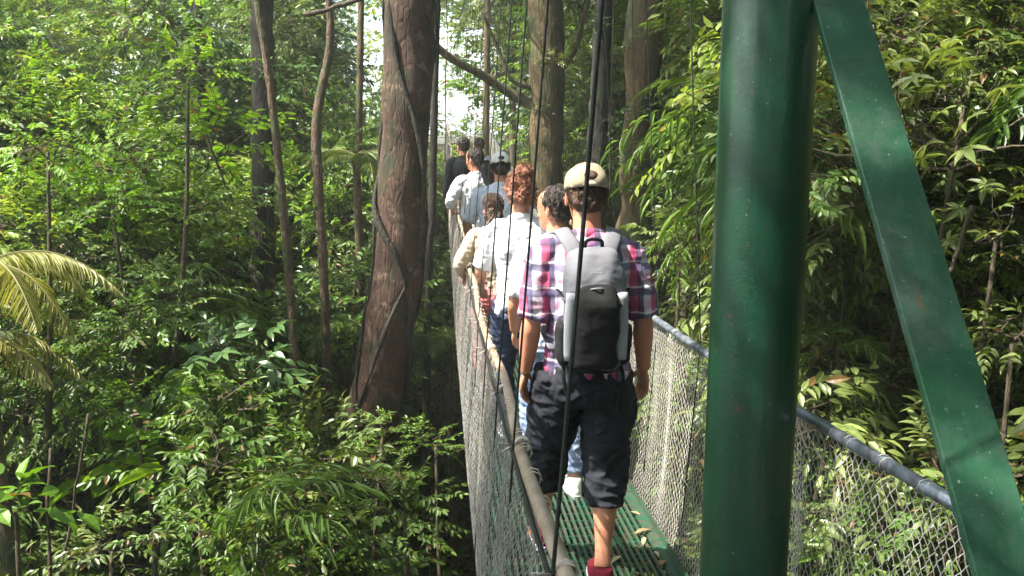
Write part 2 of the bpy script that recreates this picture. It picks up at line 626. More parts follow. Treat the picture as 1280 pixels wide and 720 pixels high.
c = t.mix(t.noise(30, 5), (0.004, 0.06, 0.024), (0.01, 0.085, 0.036))
c = t.mix(t.math('MULTIPLY', t.ramp(n2, [(0.36, 0.0), (0.66, 0.8)]), t.ramp(t.noise(38, 8, 0.75), [(0.35, 0.35), (0.6, 1.0)])), c, (0.085, 0.115, 0.1))  # grey patches put sky sheen into the colour, together with wear
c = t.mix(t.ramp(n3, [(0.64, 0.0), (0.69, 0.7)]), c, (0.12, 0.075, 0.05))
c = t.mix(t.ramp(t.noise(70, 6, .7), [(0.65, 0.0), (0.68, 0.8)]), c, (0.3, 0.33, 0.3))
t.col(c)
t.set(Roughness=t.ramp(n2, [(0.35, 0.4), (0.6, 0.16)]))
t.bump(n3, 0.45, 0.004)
M['paint_worn_sheen'] = t.m
t = NT('deck_paint')
n = t.noise(9, 7, 0.7)
c = t.mix(t.ramp(n, [(0.42, 0.0), (0.62, 1.0)]), (0.006, 0.085, 0.045), (0.02, 0.05, 0.03))
c = t.mix(t.ramp(t.noise(35, 6, 0.7), [(0.46, 0.0), (0.58, 1.0)]), c, (0.075, 0.06, 0.04))
t.col(c)
t.bump(n, 0.3, 0.004)
M['deck'] = t.set(Roughness=0.5)

bridge = empty('hanging_bridge', (0.7, BR0, 0), 'narrow hanging footbridge with green grated deck and chain link sides', 'bridge')
bo = np.array([0.7, BR0, 0.0])


def bpart(name, mb, mats, smooth=True, parent=bridge, **kw):
    mb.V = [v - bo for v in mb.V]
    return obj(name, mb.mesh(name, mats, smooth), parent, **kw)


# handrails
yy = np.linspace(BR0, BR1, 90)
sagl = 0.0
mb = MB()
mb.tube(np.stack([XL + 0.012 * np.sin(yy * 2.3), yy, rail_z(yy) + 0.012 * np.sin(yy * 4.4)], 1), 0.0175, n=12)
bpart('handrail', mb, [M['rail_tan']], label='tan handrail pipe on the left side of the bridge')
yr = np.linspace(1.74, BR1, 90)
mb = MB()
mb.tube(np.stack([XR + 0 * yr, yr, rail_z(yr)], 1), 0.0185, n=12)
bpart('handrail', mb, [M['rail_grey']], label='grey steel handrail on the right side of the bridge')
# a thin cable running along each rail
for sx in (XL - 0.03, XR + 0.032):
    y2 = np.linspace(BR0 if sx < 0.5 else 1.80, BR1, 70)
    mb = MB()
    mb.tube(np.stack([sx + 0 * y2, y2, rail_z(y2) - 0.018 + 0.008 * np.sin(y2 * 9)], 1), 0.006, n=6)
    bpart('rail_cable', mb, [M['cable']])

# wire lashings between the rails and the mesh
for sx, ya, mt_ in ((XL, BR0 + .1, 'tie'), (XR, 1.9, 'wire')):
    for k in range(int((9 - ya) / .21)):
        y = ya + k * .21 + rng.uniform(-.04, .04)
        mb = MB()
        a = np.linspace(0, 2 * math.pi * rng.uniform(1.1, 2.2), 14)
        mb.tube(np.stack([sx + 0.0205 * np.cos(a), y + 0.004 * a + rng.uniform(-.003, .003), float(rail_z(y)) - .004 + 0.024 * np.sin(a)], 1), 0.0014, n=4)
        mb.tube([(sx, y, float(rail_z(y)) - .024), (sx + rng.uniform(-.01, .01), y + .01, float(rail_z(y)) - .06)], .0013, n=4)
        bpart('lashing', mb, [M[mt_]])

# chain link sides: woven zigzag wires
def chainlink(xt, xb, y0, y1, pitch, sgn, H=1.06, drape=0.0):
    mb = MB()
    nw = int((y1 - y0) / pitch)
    h = pitch * 1.3
    nseg = int(H / h)
    for k in range(nw):
        y = y0 + k * pitch
        f = np.arange(nseg + 1) / nseg
        zz = (np.arange(nseg + 1) % 2)
        fold = 0.018 * math.sin(y * 7.1) + 0.012 * math.sin(y * 15.7 + 1)
        # zigzag: each wire reaches the next one and hooks round it
        yv = y + pitch * 0.54 * (zz - 0.5) * 2 * (1 if k % 2 else -1) + 0.02 * np.sin(f * 5 + y * 3)
        xv = xt + (xb - xt) * f + np.sin(f * math.pi) * (drape + fold) + 0.002 * np.where(zz == 0, 1, -1)
        zv = rail_z(y) - 0.01 - f * H + 0.006 * math.sin(y * 21)
        mb.tube(np.stack([xv, yv, zv], 1), 0.0016, n=3, caps=False)
    return mb


mbm = chainlink(XL - 0.012, 0.15, BR0, BR1, 0.019, 1, drape=-0.02)
bpart('chain_link_panel', mbm, [M['wire']], smooth=False, kind='stuff', label='sunlit grey chain link mesh along the left side')
mbm = chainlink(XR + 0.012, 1.12, 1.76, BR1, 0.019, 1, drape=0.03)
M['wire_pale'] = metal('wire_pale', (0.72, 0.7, 0.64), 0.5, 0.2, (0.48, 0.43, 0.36), 30)
bpart('chain_link_panel', mbm, [M['wire_pale']], smooth=False, kind='stuff', label='pale chain link mesh along the right side')

# suspenders, ties
def main_z(y):
    return 2.15 + 0.006 * (y - 12.5) ** 2


ysus = [1.53, 2.42, 3.12] + [3.12 + 0.8 * k for k in range(1, 3)] + [4.72 + 1.15 * k for k in range(1, 16)]
def sus_mesh(x, y, xin, xb):
    m = MB()
    zt, zb = float(main_z(y)), float(deck_z(y)) - 0.03
    zr = float(rail_z(y))
    pts = [(xb, y + 0.02, zb), (x - 0.0 + (0.018 if x < 0.5 else -0.018) * 0, y, zr), (xin, y + 0.015, zt)]
    p = np.vstack([np.linspace(pts[0], pts[1], 4), np.linspace(pts[1], pts[2], 8)[1:]])
    p[5:9, 1] += 0.012
    m.tube(p, 0.0042 if y < 2 else 0.0034 if y < 4 else 0.0028, n=6)
    return m


for y in ysus:
    s_ = bpart('suspender_cable', sus_mesh(XL - 0.027, y, XL + 0.25, 0.14), [M['cable']])
    m = MB()
    for q in range(3):
        a = np.linspace(0, 2 * math.pi, 9)
        m.tube(np.stack([XL + 0.022 * np.cos(a), y + 0.008 * q + 0 * a, float(rail_z(y)) + 0.022 * np.sin(a)], 1), 0.0028, n=4)
    m.tube([(XL - 0.03, y, float(rail_z(y))), (XL - 0.07, y - 0.03, float(rail_z(y)) + 0.02)], 0.003, n=4)
    m.tube([(XL - 0.03, y, float(rail_z(y))), (XL - 0.06, y + 0.03, float(rail_z(y)) - 0.03)], 0.003, n=4)
    bpart('wire_tie', m, [M['tie']])
for y in ysus[3:]:
    bpart('suspender_cable', sus_mesh(XR + 0.027, y, XR - 0.2, 1.14), [M['cable']])
for x in (XL + 0.25, XR - 0.2):
    y2 = np.linspace(0.4, 25.5, 60)
    m = MB(); m.tube(np.stack([x + 0 * y2, y2, main_z(y2)], 1), 0.013, n=8)
    bpart('main_cable', m, [M['cable']])

# deck panels of green grating
def deck_panel(y0, ln, fine):
    m = MB()
    x0, x1 = 0.17, 1.09
    nb = 27 if fine else 14
    z0, z1 = float(deck_z(y0)), float(deck_z(y0 + ln))
    sl = math.atan2(z1 - z0, ln)
    rot = Matrix.Rotation(sl, 4, 'X')
    c = np.array([(x0 + x1) / 2, y0 + ln / 2, (z0 + z1) / 2])
    for k in range(nb):
        x = x0 + 0.04 + (x1 - x0 - 0.08) * k / (nb - 1)
        m.box((x, c[1], c[2] - 0.004), (0.014 if fine else 0.02, ln - 0.012, 0.016), rot)
    for k in range(int(ln / 0.1)):
        yk = y0 + 0.05 + k * 0.1
        m.box((c[0], yk, float(np.interp(yk, [y0, y0 + ln], [z0, z1])) - 0.012), (x1 - x0 - 0.04, 0.008, 0.012), rot)
    return m, c, rot, (x0, x1)


npan, plen = 18, (BR1 - BR0) / 18
for k in range(npan):
    y0 = BR0 + k * plen
    m, c, rot, (x0, x1) = deck_panel(y0, plen, k < 8)
    o = bpart('deck_grating', m, [M['deck']], smooth=False, kind='stuff')
    for sx in (x0 + 0.012, x1 - 0.012):
        m = MB()
        m.box((sx, c[1], c[2] + 0.004), (0.05, plen - 0.006, 0.012), rot)
        m.box((sx + (0.022 if sx > 0.5 else -0.022), c[1], c[2] + 0.022), (0.007, plen - 0.006, 0.05), rot)
        bpart('edge_angle', m, [M['deck']], smooth=False)
    m = MB(); m.box(((x0 + x1) / 2 + .01, y0 + 0.03, float(deck_z(y0)) - 0.055), (0.96, 0.05, 0.05))
    bpart('cross_beam', m, [M['paint']], smooth=False)
for x in (0.22, 0.45, 0.85, 1.06):
    y2 = np.linspace(BR0, BR1, 50)
    m = MB(); m.tube(np.stack([x + 0 * y2, y2, deck_z(y2) - 0.1], 1), 0.011, n=6)
    bpart('deck_cable', m, [M['cable']])

# ------------------------------------------------------------------ tower at this end
tw = empty('bridge_tower', (0.95, 2.55, -2.4), 'green painted steel bridge tower with thick round post and slanting flat brace', 'tower')
two = np.array([0.95, 2.55, -2.4])


def tpart(name, mb, mats, smooth=False, **kw):
    mb.V = [v - two for v in mb.V]
    o = obj(name, mb.mesh(name, mats, smooth), tw, **kw)
    return o


pc = P(946, 360, 2.55)
m = MB()
zz = np.linspace(-2.4, 3.4, 30)
m.tube(np.stack([pc.x + 0 * zz, pc.y + 0 * zz, zz], 1), 0.135, n=56)
tpart('post', m, [M['paint']], True)
m = MB(); m.tube([(pc.x, pc.y, -2.42), (pc.x, pc.y, -2.385)], 0.24, n=32); tpart('base_flange', m, [M['paint']])
# brace: flat bar from the head of the post, slanting down towards the viewer
a, b = P(1046, 0, 2.45), P(1256, 706, 1.60)
dv = (b - a).normalized()
a2, b2 = a - dv * 0.55, b + dv * 1.15
mid = (a2 + b2) / 2
wid = Vector((1, 0, 0)); wid = (wid - dv * wid.dot(dv)).normalized()
wid = (Matrix.Rotation(R(4), 3, dv) @ wid).normalized()
nn = dv.cross(wid).normalized()
rotm = Matrix((wid, nn, dv)).transposed()
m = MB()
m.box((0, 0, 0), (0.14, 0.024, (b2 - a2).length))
me = m.mesh('brace', [M['paint_worn_sheen']])
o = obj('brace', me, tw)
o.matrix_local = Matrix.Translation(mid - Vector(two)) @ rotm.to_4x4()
bv = o.modifiers.new('bevel', 'BEVEL'); bv.width = 0.003; bv.segments = 2
m = MB(); m.box((pc.x + 0.05, pc.y - 0.02, a2.z + 0.22), (0.3, 0.02, 0.3)); tpart('gusset_plate', m, [M['paint']])
m = MB(); m.tube([(-0.9, pc.y, 3.2), (2.2, pc.y, 3.2)], 0.09, n=24); tpart('cross_tube', m, [M['paint']], True)
m = MB(); m.tube([(-0.85, pc.y, -2.4), (-0.85, pc.y, 3.2)], 0.1, n=24)
# lug that ties the right handrail to the brace
m2 = MB(); m2.tube([(XR + .03, 1.72, float(rail_z(1.8)) + .02), (XR + .06, 1.70, float(rail_z(1.8)) - 1.2)], 0.018, n=10)
tpart('rail_end_post', m2, [M['paint']], True)
for k in range(3):
    q = a2 + dv * (0.09 + 0.07 * k)
    m = MB(); m.tube([q - nn * 0.02, q + nn * 0.02], 0.014, n=6); tpart('bolt', m, [M['rail_grey']])
# landing behind the photographer
t = NT('concrete'); n = t.noise(8, 8, 0.7); t.col(t.ramp(n, [(0.3, (0.18, 0.17, 0.15)), (0.7, (0.33, 0.31, 0.27))])); t.bump(n, 0.4, 0.01)
M['concrete'] = t.set(Roughness=0.9)
m = MB(); m.box((0.3, -0.45, -2.25), (3.4, 3.0, 0.5))
obj('landing', m.mesh('landing', [M['concrete']]), kind='structure')


# ------------------------------------------------------------------ people
def remesh(mb, name, mats, voxel, smooth_it=2, disp=None, keep=None):
    me = mb.mesh(name + '_src')
    o = bpy.data.objects.new('tmp', me)
    COL.objects.link(o)
    r = o.modifiers.new('r', 'REMESH'); r.mode = 'VOXEL'; r.voxel_size = voxel; r.use_smooth_shade = True
    if smooth_it:
        s = o.modifiers.new('s', 'SMOOTH'); s.factor = 0.5; s.iterations = smooth_it
    dg = bpy.context.evaluated_depsgraph_get()
    e = o.evaluated_get(dg)
    out = bpy.data.meshes.new_from_object(e)
    bpy.data.objects.remove(o); bpy.data.meshes.remove(me)
    out.name = name
    n = len(out.vertices)
    if disp is not None:
        co = np.empty(n * 3, np.float32); out.vertices.foreach_get('co', co)
        no = np.empty(n * 3, np.float32); out.vertex_normals.foreach_get('vector', no)
        co = co.reshape(-1, 3).astype(float); no = no.reshape(-1, 3)
        co = co + no * disp(co)[:, None]
        out.vertices.foreach_set('co', co.astype(np.float32).ravel())
    out.materials.clear()
    for m_ in mats:
        out.materials.append(m_)
    out.update()
    return out


def nz(co, s, amp, seed=0.0, ridged=False):
    """3-D noise displacement, s = per-axis frequency"""
    q = co * np.array(s) + seed
    v = np.array([mnoise.noise(Vector(p)) for p in q])
    if ridged:
        v = 0.5 - np.abs(v)
    return v * amp


def skin_mat(name, c):
    t = NT(name)
    n = t.noise(18, 5)
    t.col(t.mix(n, c, tuple(q * w for q, w in zip(c, (0.82, 0.7, 0.66)))))
    t.set(Roughness=0.5, Subsurface_Weight=0.12, Subsurface_Radius=(0.02, 0.008, 0.004), Subsurface_Scale=0.5)
    t.bump(t.noise(120, 4), 0.15, 0.002)
    return t.m


def hair_mat(name, c, c2):
    t = NT(name)
    n = t.noise(45, 6, 0.7, t.mapped((1, 1, 0.3)), 1.5)
    t.col(t.ramp(n, [(0.3, c), (0.7, c2)]))
    t.bump(n, 0.9, 0.012)
    return t.set(Roughness=0.5)


def plaid():
    t = NT('plaid_cloth')
    co = t.obco()
    nzv = t.n('TexNoise'); nzv.inputs['Scale'].default_value = 7; t.l(co, nzv.inputs['Vector'])
    ad = t.n('VectorMath', operation='MULTIPLY_ADD')
    t.l(nzv.outputs['Color'], ad.inputs[0]); ad.inputs[1].default_value = (0.03, 0.03, 0.03); t.l(co, ad.inputs[2])
    sp = t.n('SeparateXYZ'); t.l(ad.outputs[0], sp.inputs[0])

    def band(v, period, ph, w):
        f = t.math('FRACT', t.math('ADD', t.math('DIVIDE', v, period), ph + 10))
        d = t.math('ABSOLUTE', t.math('SUBTRACT', f, 0.5))
        return t.ramp(d, [(max(w / 2 - 0.02, 0), 1.0), (w / 2 + 0.02, 0.0)])
    x, z = sp.outputs[0], sp.outputs[2]
    c = (0.58, 0.52, 0.6, 1)
    c = t.mix(t.math('MULTIPLY', band(x, 0.088, 0.3, 0.42), 0.85), c, (0.42, 0.015, 0.09, 1))
    c = t.mix(t.math('MULTIPLY', band(z, 0.1, 0.1, 0.36), 0.45), c, (0.36, 0.02, 0.1, 1))
    c = t.mix(t.math('MULTIPLY', band(x, 0.088, 0.02, 0.26), 0.85), c, (0.035, 0.025, 0.08, 1))
    c = t.mix(t.math('MULTIPLY', band(z, 0.1, 0.62, 0.28), 0.75), c, (0.07, 0.06, 0.14, 1))
    c = t.mix(t.math('MULTIPLY', band(z, 0.1, 0.42, 0.06), 0.6), c, (0.8, 0.78, 0.82, 1))
    t.col(c)
    t.bump(t.noise(300, 2), 0.2, 0.002)
    return t.set(Roughness=0.85)


M['plaid'] = plaid()
M['skin_tan'] = skin_mat('skin_tan', (0.6, 0.28, 0.17))
M['skin_light'] = skin_mat('skin_light', (0.6, 0.31, 0.21))
M['hair_brown'] = hair_mat('hair_brown', (0.035, 0.016, 0.008), (0.11, 0.055, 0.03))
M['hair_dark'] = hair_mat('hair_dark', (0.012, 0.008, 0.006), (0.05, 0.03, 0.02))
M['hair_red'] = hair_mat('hair_red', (0.1, 0.03, 0.018), (0.42, 0.17, 0.09))
M['khaki'] = fabric('khaki', (0.4, 0.33, 0.22), 0.35)
M['cap_white'] = fabric('cap_white', (0.8, 0.79, 0.74), 0.1)
M['cap_dark'] = fabric('cap_dark', (0.03, 0.03, 0.035), 0.2)
M['charcoal'] = fabric('charcoal', (0.022, 0.024, 0.032), 0.35)
M['navy'] = fabric('navy', (0.02, 0.025, 0.06), 0.3)
M['white'] = fabric('white', (0.8, 0.79, 0.82), 0.12)
M['light_grey'] = fabric('light_grey', (0.5, 0.52, 0.56), 0.15)
M['lightblue'] = fabric('lightblue', (0.62, 0.68, 0.8), 0.2)
M['jeans'] = fabric('jeans', (0.26, 0.34, 0.5), 0.35)
M['jeans_dark'] = fabric('jeans_dark', (0.045, 0.06, 0.11), 0.4)
M['salmon'] = fabric('salmon', (0.62, 0.2, 0.2), 0.25)
M['beige'] = fabric('beige', (0.55, 0.45, 0.34), 0.2)
M['black'] = fabric('black', (0.012, 0.012, 0.014), 0.3)
M['pack_grey'] = fabric('pack_grey', (0.2, 0.2, 0.22), 0.4, 0.85)
M['pack_black'] = fabric('pack_black', (0.02, 0.02, 0.023), 0.5, 0.9)
M['pack_light'] = fabric('pack_light', (0.42, 0.43, 0.46), 0.3, 0.8)
M['maroon'] = fabric('maroon', (0.2, 0.015, 0.03), 0.3)
M['shoe_grey'] = fabric('shoe_grey', (0.3, 0.3, 0.3), 0.3)
M['pinkish'] = fabric('pinkish', (0.72, 0.5, 0.5), 0.2)
t = NT('eye'); t.col((0.5, 0.48, 0.45)); M['eye'] = t.set(Roughness=0.15)
t = NT('black_mesh')
v = t.n('TexVoronoi'); v.inputs['Scale'].default_value = 260; t.l(t.obco(), v.inputs['Vector'])
t.col(t.ramp(v.outputs['Distance'], [(0.2, 0.004), (0.5, 0.022)])); M['black_mesh'] = t.set(Roughness=0.95, Specular_IOR_Level=0.2)


def limb(mb, pts, rad, ry=None, n=16, k=8, side=None):
    """smooth tapered limb through joints"""
    q = np.array([tuple(p) + (r, (r if ry is None else ry[i])) for i, (p, r) in enumerate(zip(pts, rad))])
    s = spline(q, k * (len(pts) - 1) + 1)
    mb.tube(s[:, :3], np.abs(s[:, 3]), n=n, ry=np.abs(s[:, 4]), side=side or (1, 0, 0))


def ring_loft(mb, rings, n=28, k=4, rot=None, org=None):
    """rings: (z, cx, cy, rx, ry) upright loft"""
    s = spline(rings, k * (len(rings) - 1) + 1)
    a = np.arange(n) * 2 * math.pi / n
    ca, sa = np.cos(a), np.sin(a)
    e = 0.85
    ca = np.sign(ca) * np.abs(ca) ** e; sa = np.sign(sa) * np.abs(sa) ** e
    V = []
    for z, cx, cy, rx, ry in s:
        V.append(np.stack([cx + rx * ca, cy + ry * sa, np.full(n, z)], 1))
    m = len(s)
    V = np.vstack(V + [np.array([[s[0][1], s[0][2], s[0][0]], [s[-1][1], s[-1][2], s[-1][0]]])])
    if rot is not None:
        V = (V - np.array(org)) @ np.array(rot.to_3x3()).T + np.array(org)
    i = np.arange(m - 1)[:, None] * n
    j = np.arange(n)[None]
    kk = (j + 1) % n
    Q = np.stack([i + j, i + kk, i + n + kk, i + n + j], -1).reshape(-1, 4)
    T = [[m * n, (q + 1) % n, q] for q in range(n)] + [[m * n + 1, (m - 1) * n + q, (m - 1) * n + (q + 1) % n] for q in range(n)]
    mb.add(V, T=T, Q=Q)


HEAD = [(0.0, 0, .062, .018, .018), (.012, 0, .055, .036, .036), (.035, 0, .035, .052, .062), (.07, 0, .015, .062, .083), (.11, 0, .004, .071, .094),
        (.145, 0, 0, .0755, .098), (.18, 0, -.002, .072, .094), (.21, 0, -.004, .056, .075), (.228, 0, -.006, .032, .044), (.234, 0, -.006, .008, .01)]


def hand(mb, w, d, palm_n, thumb, curl, s=1.0):
    """w wrist, d direction of fingers, palm_n palm normal, thumb = direction of the thumb side"""
    d = d.normalized(); th = (thumb - d * thumb.dot(d)).normalized(); n = d.cross(th).normalized()
    if n.dot(palm_n) < 0:
        n = -n
    rot = Matrix((th, n, d)).transposed()
    mb.ell(w + d * 0.05 * s, (0.041 * s, 0.017 * s, 0.052 * s), rot, 12, 8)
    for i, (u, ln) in enumerate(((0.030, .072), (0.010, .08), (-0.011, .074), (-0.031, .058))):
        base = w + d * 0.082 * s + th * u * s
        pts = [base - d * 0.02 * s]
        ang = 0.0
        cur = base
        pts.append(cur)
        for seg, fr in ((0, .45), (1, .32), (2, .23)):
            ang += curl * (0.7 + 0.1 * i)
            dir_ = d * math.cos(ang) + n * math.sin(ang) + th * (0.06 * (1.5 - i))
            cur = cur + dir_.normalized() * ln * fr * s
            pts.append(cur)
        mb.tube(pts, np.array([.0085, .009, .0085, .0078, .006]) * s, n=8)
    tb = w + d * 0.028 * s + th * 0.032 * s
    p1 = tb + (th * 0.7 + d * 0.7).normalized() * 0.035 * s + n * 0.008 * s
    p2 = p1 + (d + n * 0.5 + th * 0.15).normalized() * 0.03 * s
    mb.tube([w + d * 0.015 * s + th * 0.01 * s, tb, p1, p2], np.array([.012, .012, .0105, .008]) * s, n=8)


DEF = dict(hipL=(-.09, 0, .92), kneeL=(-.10, .14, .51), ankL=(-.10, .12, .09), hipR=(.09, 0, .92), kneeR=(.10, .02, .50), ankR=(.09, -.12, .09),
           shL=(-.175, 0, 1.41), elL=(-.245, -.02, 1.13), wrL=(-.235, .07, .89), shR=(.175, 0, 1.41), elR=(.245, -.02, 1.13), wrR=(.235, .07, .89))


def person(loc, label, height=1.75, yaw=0.0, pose=None, skin='skin_tan', shirt='white', pants='charcoal', pant_len=0.62, sleeve=0.85, shoes='shoe_grey',
           hair='hair_brown', hairstyle='short', cap=None, head_yaw=0.0, head_pitch=0.1, voxel=0.008, female=False, bulk=1.0, lean=0.0, shirt_hem=0.86, untuck=True):
    J = {k: Vector(v) for k, v in {**DEF, **(pose or {})}.items()}
    s = height / 1.75
    W = (0.9 if female else 1.0) * bulk
    body = MB()
    # torso
    ring_loft(body, [(.84, 0, 0, .10, .08), (.90, 0, 0, .155 * W, .10), (1.0, 0, 0, .14 * W, .095), (1.12, 0, 0, .135 * W, .095), (1.26, 0, 0, .155 * W, .105),
                     (1.36, 0, 0, .165 * W, .10), (1.43, 0, 0, .13 * W, .075), (1.47, 0, .0, .06, .058)])
    hz = 1.51
    hr = Matrix.Rotation(head_yaw, 4, 'Z') @ Matrix.Rotation(-head_pitch, 4, 'X')
    ho = Vector((0, 0.01, hz + 0.03))
    limb(body, [(0, -.012, 1.40), (0, -.008, 1.48), (0, .008, 1.56), (0, .012, 1.62)], [.075, .06, .056, .055], n=18)

    def hv(x, y, z):
        return (hr.to_3x3() @ Vector((x, y, z))) + ho
    hb = MB()
    ring_loft(hb, HEAD, n=28, k=3)
    hb.ell((0, .104, .085), (.013, .02, .017)); hb.ell((0, .094, .108), (.009, .014, .026))
    hb.ell((0, .088, .052), (.024, .012, .007)); hb.ell((0, .086, .044), (.02, .012, .007))
    hb.ell((0, .085, .135), (.05, .016, .012)); hb.ell((.038, .07, .085), (.022, .02, .02)); hb.ell((-.038, .07, .085), (.022, .02, .02))
    for e in (-1, 1):
        hb.ell((e * .078, -.006, .1), (.009, .017, .031), Matrix.Rotation(e * -.25, 4, 'Z') @ Matrix.Rotation(.15, 4, 'X'))
        hb.ell((e * .08, -.002, .08), (.008, .01, .012))
    for v in hb.V:
        body.V.append(v)
    hv_all = np.vstack(hb.V) @ np.array(hr.to_3x3()).T + np.array(ho)
    # re-add transformed head
    for _ in hb.V:
        body.V.pop()
    F_T = np.vstack(hb.T) if hb.T else None
    F_Q = np.vstack(hb.Q)
    body.add(hv_all, T=F_T, Q=F_Q)
    for sd, sg in (('L', -1), ('R', 1)):
        sh, el, wr = J['sh' + sd], J['el' + sd], J['wr' + sd]
        sh = Vector((sh.x * W, sh.y, sh.z)); 
        k_ = 0.88 if female else 1.0
        limb(body, [(sh.x * .55, sh.y, sh.z + .0), sh, sh.lerp(el, .35), el, el.lerp(wr, .3), wr.lerp(el, .12), wr],
             [.05, .052 * k_, .05 * k_, .04 * k_, .042 * k_, .03 * k_, .028 * k_], n=16)
        d = (wr - el).normalized()
        thumb = Vector((-sg * 0.35, 1, 0.1))
        hand(body, wr, d + Vector((0, .12, -.15)), Vector((-sg, 0, 0)), thumb, 0.42)
        hp, kn, an = J['hip' + sd], J['knee' + sd], J['ank' + sd]
        limb(body, [hp + Vector((0, 0, .02)), hp.lerp(kn, .3), hp.lerp(kn, .75), kn, kn.lerp(an, .3) + Vector((0, -.012, 0)), kn.lerp(an, .75), an],
             [.085, .085, .062, .054, .056, .036, .036], n=18)
        # foot
        ff = Vector((0, 1, 0)); 
        pitch = 0.0
        if J['ank' + sd].z > 0.1:
            pitch = -0.5
        ff = Vector((sg * .12, math.cos(pitch), math.sin(pitch)))
        heel = an + Vector((0, -.045, -.055))
        toe = an + ff * 0.16 + Vector((0, 0, -.062))
        limb(body, [an, an + ff * .03 + Vector((0, 0, -.03)), an + ff * .11 + Vector((0, 0, -.055)), toe], [.036, .036, .032, .018], ry=[.036, .04, .042, .036], n=14, side=(0, 0, 1))
        body.ell(heel + Vector((0, .015, 0)), (.032, .04, .036))
    bm_ = remesh(body, 'body', [M[skin]], voxel, 2)
    root = obj('person', bm_, None, label=label, category='person')
    root.location = loc
    root.rotation_euler = (lean, 0, yaw)
    root.scale = (s, s, s)
    sd_ = random.uniform(0, 50)
    # shirt
    sm = MB()
    h0 = shirt_hem
    ring_loft(sm, [(h0, 0, 0, .178 * W, .128 * bulk), (h0 + .04, 0, 0, .182 * W, .128 * bulk), (1.0, 0, 0, .172 * W, .122 * bulk), (1.12, 0, 0, .165 * W, .12 * bulk), (1.25, 0, -.004, .182 * W, .128 * bulk),
                   (1.36, 0, -.008, .19 * W, .122 * bulk), (1.42, 0, -.006, .17 * W, .10), (1.465, 0, -.004, .115 * W, .08), (1.50, 0, -.004, .07, .068)])
    for sdn in ('L', 'R'):
        sh, el, wr = J['sh' + sdn], J['el' + sdn], J['wr' + sdn]
        sh = Vector((sh.x * W, sh.y, sh.z))
        if sleeve <= 1.0:
            e = sh.lerp(el, sleeve)
            limb(sm, [(sh.x * .6, sh.y, sh.z + .01), sh, sh.lerp(e, .5), e], [.055, .06, .059, .06], n=20)
        else:
            e = el.lerp(wr, min(sleeve - 1.0, .95))
            limb(sm, [(sh.x * .6, sh.y, sh.z + .01), sh, sh.lerp(el, .5), el, e], [.06, .067, .062, .055, .042], n=20)
    me = remesh(sm, 'shirt', [M[shirt]], voxel, 2,
                lambda c: nz(c, (9, 9, 5), .02, sd_) + nz(c, (22, 22, 12), .018, sd_ + 3, True) + nz(c, (7, 7, 30), .008, sd_ + 7, True))
    obj('shirt', me, root)
    # collar
    cb = MB()
    a = np.linspace(0, 2 * math.pi, 25)
    cb.tube(np.stack([.067 * np.cos(a), -.004 + .067 * np.sin(a), 1.495 - .014 * np.sin(a)], 1), .010, n=8, ry=.02)
    obj('collar', cb.mesh('collar', [M[shirt]], True), root)
    # trousers
    tm = MB()
    ring_loft(tm, [(.80, 0, 0, .12 * W, .10), (.84, 0, -.008, .175 * W, .128), (.90, 0, -.01, .172 * W, .128), (.97, 0, 0, .155 * W, .11), (1.0, 0, 0, .15 * W, .105)])
    tight = 1.0 if pant_len < .75 else .86
    for sdn in ('L', 'R'):
        hp, kn, an = J['hip' + sdn], J['knee' + sdn], J['ank' + sdn]
        full = (hp - kn).length + (kn - an).length
        ld = pant_len * full
        l1 = (hp - kn).length
        if ld <= l1:
            e = hp.lerp(kn, ld / l1)
            pts = [hp + Vector((0, 0, .02)), hp.lerp(e, .4), hp.lerp(e, .7), e]
            rr = [.10, .105, .098, .095]
        else:
            e = kn.lerp(an, (ld - l1) / (full - l1))
            pts = [hp + Vector((0, 0, .02)), hp.lerp(kn, .35), hp.lerp(kn, .75), kn, kn.lerp(e, .5), e]
            rr = [.10 * tight, .108 * tight, .096 * tight, .088 * tight, .084 * tight, .078 * tight]
            if pant_len > .9:
                rr[-2:] = [.066, .062]
        limb(tm, pts, rr, n=22)
    me = remesh(tm, 'trousers', [M[pants]], voxel, 2,
                lambda c: nz(c, (8, 8, 7), .016, sd_ + 9) + nz(c, (14, 14, 24), .024, sd_ + 5, True) + nz(c, (30, 30, 40), .007, sd_ + 1, True))
    obj('trousers' if pant_len > .9 else 'shorts', me, root)
    # shoes
    for sdn, sg in (('L', -1), ('R', 1)):
        an = J['ank' + sdn]
        ss = MB()
        ring_loft(ss, [(.0, 0, .06, .042, .14), (.02, 0, .06, .047, .147), (.05, 0, .045, .046, .125), (.075, 0, .0, .043, .075), (.10, 0, -.012, .040, .05)], n=22)
        ss.V = [v + np.array((an.x + .0, an.y, an.z - .095)) for v in ss.V]
        me = remesh(ss, 'shoe', [M[shoes]], max(voxel, .006), 1)
        so = obj('shoe', me, root)
        m3 = MB()
        ring_loft(m3, [(0, 0, .06, .046, .15), (.022, 0, .06, .05, .153)], n=24, k=1)
        m3.V = [v + np.array((an.x, an.y, an.z - .112)) for v in m3.V]
        obj('sole', m3.mesh('sole', [M['light_grey']]), so)
    for e in (-1, 1):
        em = MB(); em.ell(hv(e * .031, .081, .118), (.012, .012, .012))
        obj('eye', em.mesh('eye', [M['eye']], True), root)
    # hair
    hm = MB()
    if cap:
        hairstyle = 'under_cap'
